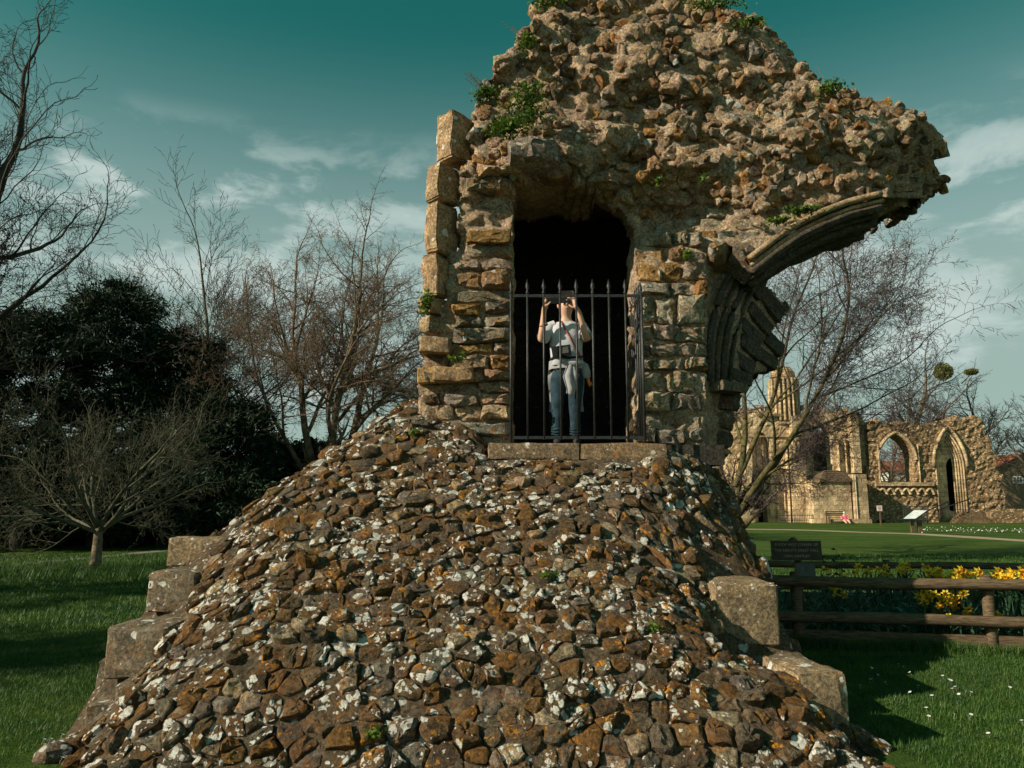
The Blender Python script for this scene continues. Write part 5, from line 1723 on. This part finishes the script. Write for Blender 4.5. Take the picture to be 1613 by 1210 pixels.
# bed soil
v = [(fa[0], fa[1] + .05, .05), (fb[0], fb[1] + .05, .05), (11.5, 11.8, .05), (2.6, 12.8, .05)]
bed = MB(); n_ = 24
for j in range(n_ + 1):
    for i in range(n_ + 1):
        a_ = Vector(v[0]).lerp(Vector(v[1]), i / n_); b_ = Vector(v[3]).lerp(Vector(v[2]), i / n_); p = a_.lerp(b_, j / n_)
        bed.v.append(p + Vector((0, 0, .05 * fbm(p * 1.7, 3))))
for j in range(n_):
    for i in range(n_): a_ = j * (n_ + 1) + i; bed.f.append((a_, a_ + 1, a_ + n_ + 2, a_ + n_ + 1))
tagit(bed.build('soil', M_SOIL, None, True), 'dark soil of the daffodil bed', None, None, 'structure')


def bedpt(rng, near=0.0, far=1.0):
    u = rng.random(); w = rng.uniform(near, far)
    a_ = Vector(v[0]).lerp(Vector(v[1]), u); b_ = Vector(v[3]).lerp(Vector(v[2]), u); return a_.lerp(b_, w)


# low leafy cover in the bed
rng = random.Random(8)
Vl = []; Fl = []
for i in range(7000):
    p = bedpt(rng, .01, .98); h = rng.random() ** 1.5 * (.30 if p.x > 4.4 else .24)
    a = rng.uniform(0, 2 * PI); t = rng.uniform(-.3, .9); s = rng.uniform(.025, .06)
    d = Vector((math.cos(a) * math.cos(t), math.sin(a) * math.cos(t), math.sin(t))); sd_ = Vector((-math.sin(a), math.cos(a), 0))
    c = p + Vector((0, 0, h)); o = len(Vl)
    Vl += [c - d * s, c - sd_ * s * .62 + Vector((0, 0, .006)), c + d * s, c + sd_ * s * .62 + Vector((0, 0, .006))]; Fl.append((o, o + 1, o + 2, o + 3))
for i in range(2600):   # strap leaves
    p = bedpt(rng, .02, .95); a = rng.uniform(0, 2 * PI); L = rng.uniform(.2, .42); w = .009
    b1 = p + Vector((math.cos(a) * .03, math.sin(a) * .03, L * .6)); b2 = p + Vector((math.cos(a) * L * .45, math.sin(a) * L * .45, L * rng.uniform(.6, 1.05)))
    sd_ = Vector((-math.sin(a), math.cos(a), 0)) * w; o = len(Vl)
    Vl += [p - sd_, p + sd_, b1 - sd_, b1 + sd_, b2]; Fl += [(o, o + 1, o + 3, o + 2), (o + 2, o + 3, o + 4)]
tagit(mk('bed_foliage', Vl, Fl, M_DLEAF), 'leaves and low ground cover between the daffodils', 'foliage', None, 'stuff')

# daffodils
def make_daffodil():
    t = root('daffodil', (0, 0, 0), 'yellow daffodil with an orange trumpet in the fenced bed', 'daffodil', 'daffodils in the fenced bed')
    mb = MB(); mb.tube([(0, 0, 0), (.004, 0, .2), (.006, -.005, .36), (.004, -.02, .385), (.0, -.04, .385)], [.005, .005, .004, .004, .004], 5); mb.build('stem', M_DLEAF, t, True, True)
    mb = MB()
    for (a, L, b) in ((.5, .36, .25), (2.4, .40, .18), (4.2, .33, .3), (5.4, .38, .12)):
        d = Vector((math.cos(a), math.sin(a), 0)); sd_ = Vector((-math.sin(a), math.cos(a), 0)) * .0085; P_ = [Vector((0, 0, 0)), d * .03 + Vector((0, 0, L * .5)), d * b * .5 + Vector((0, 0, L * .85)), d * b + Vector((0, 0, L * .9))]
        vs = []; fs = []
        for k, p in enumerate(P_[:-1]): vs += [p - sd_, p + sd_]
        vs.append(P_[-1]); fs = [(0, 1, 3, 2), (2, 3, 5, 4), (4, 5, 6)]
        mb.add(vs, fs)
    mb.build('leaves', M_DLEAF, t, False, True)
    mb = MB(); c = Vector((0, -.045, .385))
    for k in range(6):
        a = PI / 3 * k + .2; d = Vector((math.cos(a), 0, math.sin(a))); sd_ = Vector((-math.sin(a), 0, math.cos(a)))
        y = Vector((0, .006 if k % 2 else 0, 0))
        mb.add([c + d * .006 + y, c + d * .024 - sd_ * .013 + Vector((0, -.004, 0)) + y, c + d * .047 + Vector((0, .008, 0)) + y, c + d * .024 + sd_ * .013 + Vector((0, -.004, 0)) + y], [(0, 1, 2, 3)])
    mb.build('petals', M_PETAL, t, False, True)
    mb = MB(); mb.tube([c + Vector((0, .004, 0)), c + Vector((0, -.014, 0)), c + Vector((0, -.030, 0)), c + Vector((0, -.036, 0))], [.008, .010, .0125, .018], 9, False); mb.build('trumpet', M_TRUMPET, t, True, True)
    return t


DLAB = {(1465, 895): 'sunlit daffodil above the top rail, in the clump left of the fence post', (1494, 896): 'sunlit daffodil above the top rail, in the clump left of the fence post', (1518, 898): 'daffodil just left of the fence post, level with the top rail',
        (1460, 935): 'daffodil between the rails at the edge of the ruin shadow', (1487, 948): 'daffodil low between the two rails left of the post', (1515, 945): 'daffodil close to the left of the post, between the rails', (1527, 965): 'lowest daffodil beside the post above the bottom rail',
        (1570, 899): 'bright daffodil in the thick clump right of the fence post', (1600, 900): 'bright daffodil at the right edge above the top rail', (1476, 962): 'low daffodil hanging over the bottom rail', (1420, 893): 'daffodil behind the rail midway along the bed',
        (1385, 900): 'small far daffodil in the middle of the bed', (1355, 898): 'pale far daffodil left of the middle of the bed', (1300, 920): 'shaded daffodil under the top rail beside the left post', (1312, 921): 'shaded daffodil under the top rail beside the left post',
        (1605, 893): 'tall daffodil rising over the clump at the right edge', (1640, 905): 'daffodil beyond the right edge of the picture', (1690, 910): 'daffodil beyond the right edge of the picture', (1330, 895): 'yellow daffodil just right of the lettered board'}
proto = make_daffodil(); rng = random.Random(14); spots = []
for (px, py, Yd, n) in ((1465, 895, 9.5, 9), (1494, 896, 9.3, 7), (1518, 898, 9.3, 5), (1460, 935, 9.0, 6), (1487, 948, 9.0, 5), (1515, 945, 9.2, 5), (1527, 965, 8.9, 3), (1570, 899, 9.3, 9), (1600, 900, 9.2, 9), (1476, 962, 8.95, 3),
                        (1420, 893, 10.6, 4), (1385, 900, 11.0, 3), (1355, 898, 10.8, 2), (1300, 920, 9.9, 2), (1312, 921, 9.8, 2), (1605, 893, 9.8, 3), (1640, 905, 9.3, 6), (1690, 910, 9.2, 6), (1330, 895, 11.2, 2)):
    for k in range(int(n * 1.6 + .5)):
        q = at(px + rng.gauss(0, 13), py + rng.gauss(0, 6), Yd + rng.uniform(-.12, .12)); spots.append((q, DLAB[(px, py)]))
for i, (q, lab_) in enumerate(spots):
    if i == 0: o = proto
    else:
        o = proto.copy(); COL.objects.link(o)
        for ch in list(proto.children): c_ = ch.copy(); COL.objects.link(c_); c_.parent = o
    o['label'] = lab_; o['group'] = lab_.replace('daffodil', 'daffodils', 1)
    k = rng.uniform(1.0, 1.35); hz = max(.05, q.z - .385 * k)
    o.scale = (k * 1.15, k * 1.15, k)
    if q.z - .385 * k < .0: o.scale = (k, k, max(.5, (q.z - .04) / .385)); hz = .04
    o.location = (q.x, q.y, min(hz, .30)); o.rotation_euler = (rng.uniform(-.2, .2), rng.uniform(-.2, .2), rng.uniform(-1.2, .9))

# name boards on their post
M_BOARD = simple('brown_oak_board', (.075, .055, .035), .7, .25, .25, 12, .3)
M_LET = simple('cut_letters', (.42, .38, .28), .7, .2, .1)


def textmesh(txt, size, loc, rx, parent, mat, sx=1.0):
    c = bpy.data.curves.new('lettering', 'FONT'); c.body = txt; c.size = size; c.align_x = 'CENTER'; c.align_y = 'CENTER'; c.extrude = .0015; c.space_character = 1.12
    o = bpy.data.objects.new('lettering', c); COL.objects.link(o)
    dg = bpy.context.evaluated_depsgraph_get(); me = bpy.data.meshes.new_from_object(o.evaluated_get(dg))
    bpy.data.objects.remove(o)
    me.materials.clear(); me.materials.append(mat)
    o = bpy.data.objects.new('lettering', me); COL.objects.link(o); o.parent = parent; o.location = loc; o.rotation_euler = (rx, 0, 0); o.scale = (sx, 1, 1)
    return o


SY = 9.75
for (l, t_, r, b, lines, lab, sz) in ((1215, 852, 1294, 883, ['SOUTH WEST CORNER OF', "THE ABBOT'S GREAT HALL", '14TH CENTURY'], 'brown board lettered SOUTH WEST CORNER OF THE ABBOT\'S GREAT HALL above the fence', .042),
                                      (1253, 888, 1284, 908, ['', ''], 'small grey plate fixed low beside the sign post', .03)):
    a_ = at(l, t_, SY); b_ = at(r, b, SY); w = b_.x - a_.x; h_ = a_.z - b_.z; cx = (a_.x + b_.x) / 2; cz = (a_.z + b_.z) / 2
    sg = root('name_board', (cx, SY, 0), lab, 'sign')
    sg.rotation_euler = (0, 0, -.06)
    mb = MB(); mb.box((0, 0, cz), (w, .03, h_), 0, -.12); bd = mb.build('board', M_BOARD if sz > .04 else simple('grey_plate', (.10, .11, .10), .6, .3, .2, 20), sg, False, True)
    px_ = .03 if sz > .04 else -.08
    mb = MB(); mb.tube([(px_ + .0, .055, 0), (px_, .055, cz + h_ * .3)], .045 if sz > .04 else .02, 10); mb.build('post', M_LOG, sg, True, True)
    if sz > .04:
        mb = MB(); mb.tube([(-.02, .05, cz + h_ * .3), (-.02, .05, cz + h_ * .5 + .012), (-.02, .05, cz + h_ * .5 + .04)], [.055, .055, .02], 10); mb.build('post_cap', M_LOG, sg, True, True)
        for i, tx in enumerate(lines):
            textmesh(tx, sz, (0, -.0175 + .12 * (.30 - .29 * i) * h_, cz + (.30 - .29 * i) * h_), PI / 2 - .12, sg, M_LET, .95)
# dark leafy shoot beside the board
sh = root('leafy_shoot', (at(1300, 905, 9.9).x, 9.9, 0), 'dark leafy shoot rising beside the lettered board', 'plant')
mb = MB(); ml = MB(); rng = random.Random(3)
for k in range(5):
    b0 = Vector((rng.uniform(-.08, .12), rng.uniform(-.05, .05), .2)); tp = b0 + Vector((rng.uniform(-.02, .18), 0, rng.uniform(.55, .8)))
    mb.tube([b0 - Vector((0, 0, .2)), b0, b0.lerp(tp, .5) + Vector((.02, 0, 0)), tp], [.006, .005, .004, .002], 5)
    for q_ in range(8):
        c = b0.lerp(tp, .3 + .7 * q_ / 7); a = rng.uniform(0, 6.3); d = Vector((math.cos(a), math.sin(a) * .4, rng.uniform(-.3, .5))).normalized() * .035; e = Vector((-d.z, .01, d.x)) * .6
        ml.add([c, c + d - e * .8, c + d * 2, c + d + e * .8], [(0, 1, 2, 3)])
mb.build('stems', M_BARKD, sh, True, True); ml.build('leaves', M_HEDGE, sh, False, True)

# ------------------------------------------------------------------ ivy and weeds growing on the ruin
def ivy(px, py, Yv, wx, wz, n, lab, seed, cat='ivy', stalks=0, size=.022):
    rng = random.Random(seed); c = at(px, py, Yv); t = root('ivy_clump', tuple(c), lab, cat)
    pts = []
    for k in range(n):
        u = rng.gauss(0, .45); w = rng.gauss(0, .45)
        pts.append((u * wx, rng.uniform(-.09, .03) - .05 * math.exp(-u * u - w * w), w * wz + .25 * u * wz))
    it = iter(pts); V, Fq = leafcloud(rng, n, lambda: next(it), size, 1.5); npmesh('leaves', V, Fq, M_IVY, t, False)
    mb = MB()
    for k in range(max(3, n // 60)):
        a_ = Vector((rng.uniform(-.3, .3) * wx, .05, -.4 * wz)); b_ = Vector(rng.choice(pts)); mb.tube([a_, a_.lerp(b_, .5) + Vector((0, -.03, .02)), b_], .004, 4)
    for k in range(stalks):
        b0 = Vector((rng.uniform(-.3, .3) * wx, 0, 0)); tp = b0 + Vector((rng.uniform(-.32, -.02), rng.uniform(-.1, .1), rng.uniform(.16, .34)))
        mid = b0.lerp(tp, .5) + Vector((.03, 0, .0)); mb.tube([b0, mid, tp], [.004, .003, .0018], 4)
        for q_ in range(5):
            c_ = mid.lerp(tp, q_ / 5); mb.tube([c_, c_ + Vector((0, 0, .014))], [.006, .002], 4)
    mb.build('stems', M_BARKB, t)
    for ch in t.children:
        if ch.name.startswith('stems'): ch.matrix_parent_inverse = Matrix.Identity(4)
    return t


ivy(828, 160, 7.62, .22, .20, 420, 'bright ivy clump halfway up the left shoulder of the ruin', 1)
ivy(800, 206, 7.60, .26, .12, 520, 'spreading ivy just above the doorway lintel', 2)
ivy(838, 185, 7.58, .16, .14, 260, 'ivy tuft joining the two clumps over the lintel', 12)
ivy(862, 4, 7.75, .22, .12, 320, 'ivy on the topmost left corner of the ruin', 3, stalks=3)
ivy(828, 72, 7.75, .10, .12, 180, 'small ivy tuft on the upper left edge of the ruin', 4, stalks=4)
ivy(765, 152, 7.8, .16, .10, 260, 'weeds with bare stalks on the left shoulder above the quoins', 5, 'weeds', 8)
ivy(1125, 12, 7.75, .35, .06, 300, 'weeds along the top edge of the ruin', 6, 'weeds')
ivy(1180, 40, 7.75, .20, .05, 160, 'leafy fringe on the upper right slope of the ruin', 7, 'weeds')
ivy(1305, 143, 7.7, .18, .09, 220, 'weed tuft where the overhang begins, against the sky', 8, 'weeds', 2)
ivy(1262, 334, 7.70, .20, .06, 220, 'yellow-green ivy just above the arch moulding', 9)
ivy(1225, 350, 7.74, .16, .05, 130, 'thin ivy left of the tuft above the arch moulding', 10)
ivy(672, 478, 7.72, .06, .13, 200, 'small ivy hanging on the left quoins', 11)
ivy(1035, 288, 7.8, .05, .05, 60, 'tiny fern in the shaded hollow right of the lintel', 13, 'fern')
ivy(1080, 405, 7.8, .06, .05, 80, 'little plant on top of the right pier', 14, 'weeds')
ivy(720, 566, 7.62, .09, .04, 90, 'small weed beside the jutting stone left of the doorway', 15, 'weeds')
ivy(1105, 285, 7.7, .05, .04, 50, 'single green sprig in the pale wall above the right pier', 16, 'weeds')

for (px, py, lab, sd_) in ((1028, 985, 'moss-green weed tuft on the rubble slope left of the large right-hand block', 21), (590, 1150, 'small weed near the foot of the rubble slope', 22), (655, 682, 'grassy weed high on the left of the rubble slope', 23), (782, 712, 'tiny weed just under the left end of the threshold slab', 24), (862, 905, 'yellowish moss clump in the middle of the rubble slope', 25)):
    Yq = 4.6
    while Yq < 8 and at(px, py, Yq).z > mound_h(at(px, py, Yq).x, Yq): Yq += .02
    ivy(px, py, Yq - .03, .07, .035, 90, lab, sd_, 'weeds', 0, .016)

# ------------------------------------------------------------------ grass blades
def grass(name, n, fx, hmin, hmax, wid, seed, lab):
    R1 = np.random.RandomState(seed); X_, Y_ = fx(R1, n); n = len(X_)
    hgt = R1.uniform(hmin, hmax, n); a = R1.uniform(0, 2 * PI, n); ln = R1.uniform(.1, .8, n) * hgt
    cl = .5 + .5 * np.sin(X_ * 5.1 + 1.3 * np.sin(Y_ * 3.7)) * np.sin(Y_ * 4.3 + X_); hgt = hgt * (.7 + .5 * cl)
    w = wid * (1 + Y_ / 12)
    bx = np.cos(a + 1.57) * w; by = np.sin(a + 1.57) * w
    P0 = np.stack([X_ - bx, Y_ - by, np.zeros(n)], 1); P1 = np.stack([X_ + bx, Y_ + by, np.zeros(n)], 1)
    P2 = np.stack([X_ + np.cos(a) * ln, Y_ + np.sin(a) * ln, hgt], 1)
    V = np.stack([P0, P1, P2], 1).reshape(-1, 3)
    return tagit(npmesh(name, V, np.arange(n * 3).reshape(-1, 3), M_BLADE, None, False), lab, 'grass', None, 'stuff')


def keep(X_, Y_):
    m = ~((X_ > MOUND_X0 - .1) & (X_ < 2.30 + np.clip(6.2 - Y_, 0, 1) * .22) & (Y_ > 4.3) & (Y_ < 10.9))
    fl = fa[1] + (X_ - fa[0]) * dF.y / dF.x
    m &= ~((X_ > 2.4) & (Y_ > fl - .03) & (Y_ < 12.6) & (X_ < 11.5))
    m &= ~((np.abs(X_) < 1.6 + .0 * Y_) & (Y_ < 4.4))
    return X_[m], Y_[m]


def f_right(R1, n): return keep(R1.uniform(1.6, 8.5, n), R1.uniform(4.0, 9.3, n))
def f_left(R1, n): return keep(R1.uniform(-8.5, -1.8, n), R1.uniform(4.0, 10, n))
def f_mid(R1, n):
    Y_ = 10 + 14 * R1.random(n) ** 1.3; X_ = R1.uniform(-.78, .8, n) * Y_; m = (np.abs(X_) > .2 * Y_); return keep(X_[m], Y_[m])


grass('grass', 130000, f_right, .022, .045, .0020, 1, 'short mown grass on the right of the ruin')
grass('grass', 130000, f_left, .022, .045, .0020, 2, 'short mown grass on the left of the ruin')
grass('grass', 110000, f_mid, .04, .08, .004, 3, 'grass of the middle lawn')


def f_tuft(R1, n):
    k = R1.randint(0, 3, n); u = R1.random(n) * 6.2
    X_ = fa[0] + dF.x * u; Y_ = fa[1] + dF.y * u - np.abs(R1.normal(0, .10, n)) - .06
    m = (X_ > 2.6); return X_[m], Y_[m]


grass('grass', 9000, f_tuft, .06, .15, .003, 4, 'longer grass left uncut along the kick board')


def f_tree(R1, n):
    x, y = x_t, y_t; a = R1.uniform(0, 2 * PI, n); r = np.abs(R1.normal(0, 1.0, n)); return x + np.cos(a) * r * 2.2, y + np.sin(a) * r * .9


x_t, y_t = gnd(148, 903)
grass('grass', 14000, f_tree, .10, .24, .005, 5, 'rough longer grass round the foot of the small tree')

# daisies
def make_daisy():
    mb = MB(); mb.tube([(0, 0, 0), (0, 0, .045)], .0007, 4); n1 = len(mb.f)
    for k in range(9):
        a = 2 * PI * k / 9; d = Vector((math.cos(a), math.sin(a), .25)); e = Vector((-math.sin(a), math.cos(a), 0)) * .005
        mb.add([Vector((0, 0, .045)), Vector((0, 0, .045)) + d * .012 - e, Vector((0, 0, .045)) + d * .019, Vector((0, 0, .045)) + d * .012 + e], [(0, 1, 2, 3)])
    me = meshdata('daisy', mb.v, mb.f, M_WHITEP)
    o = bpy.data.objects.new('daisy', me); COL.objects.link(o)
    return tagit(o, 'tiny white daisy in the grass to the right of the ruin', 'daisy', 'daisies in the grass right of the ruin')


dz = make_daisy(); rng = random.Random(44); first = True
for (px, py) in ((1415, 1053), (1426, 1057), (1437, 1066), (1372, 1059), (1381, 1070), (1370, 1078), (1376, 1077), (1398, 1082), (1356, 1088), (1446, 1088), (1437, 1098), (1408, 1105), (1417, 1109), (1487, 1072), (1495, 1078), (1498, 1079), (1470, 1104),
                 (1488, 1119), (1511, 1114), (1463, 1137), (1461, 1124), (1502, 1134), (1529, 1134), (1530, 1137), (1520, 1096), (1528, 1098), (1513, 1101), (1503, 1093), (1507, 1090), (1612, 1145), (1590, 1090), (1560, 1165)):
    x, y = gnd(px, py)
    o = dz if first else dz.copy()
    if not first: COL.objects.link(o)
    first = False
    o.location = (x, y, .006); o.scale = (.85, .85, .8); o.rotation_euler = (-.35 + rng.uniform(-.2, .2), rng.uniform(-.2, .2), rng.uniform(0, 6))
dz2 = None
for i in range(16):
    px = rng.uniform(60, 120); py = rng.uniform(1165, 1208)
    x, y = gnd(px, py); o = dz.copy(); COL.objects.link(o); o.location = (x, y, .01); o['label'] = 'tiny white daisy in the grass left of the rubble foot'; o['group'] = 'daisies in the grass left of the ruin'
# far snowdrop-white blossom in the dark lawn beyond the path
R1 = np.random.RandomState(6); n = 170
P_ = []
while len(P_) < n:
    px = R1.uniform(1450, 1640); py = R1.normal(836.5 + (px - 1450) * .018, 2.2)
    if py < 829: continue
    x, y = gnd(px, py)
    if y < AYD - 4: P_.append((x, y, R1.uniform(.06, .2)))
P_ = np.array(P_); A_ = R1.normal(size=(n, 3)); A_ /= np.linalg.norm(A_, axis=1)[:, None]; B_ = np.cross(A_, R1.normal(size=(n, 3)))
B_ /= np.linalg.norm(B_, axis=1)[:, None]; s = .035
Vv = np.stack([P_ - A_ * s, P_ - B_ * s, P_ + A_ * s, P_ + B_ * s], 1).reshape(-1, 3)
tagit(npmesh('spring_blossom', Vv, np.arange(n * 4).reshape(-1, 4), M_WHITEP, None, False), 'drift of small white spring flowers on the far lawn before the doorway', 'flowers', None, 'stuff')
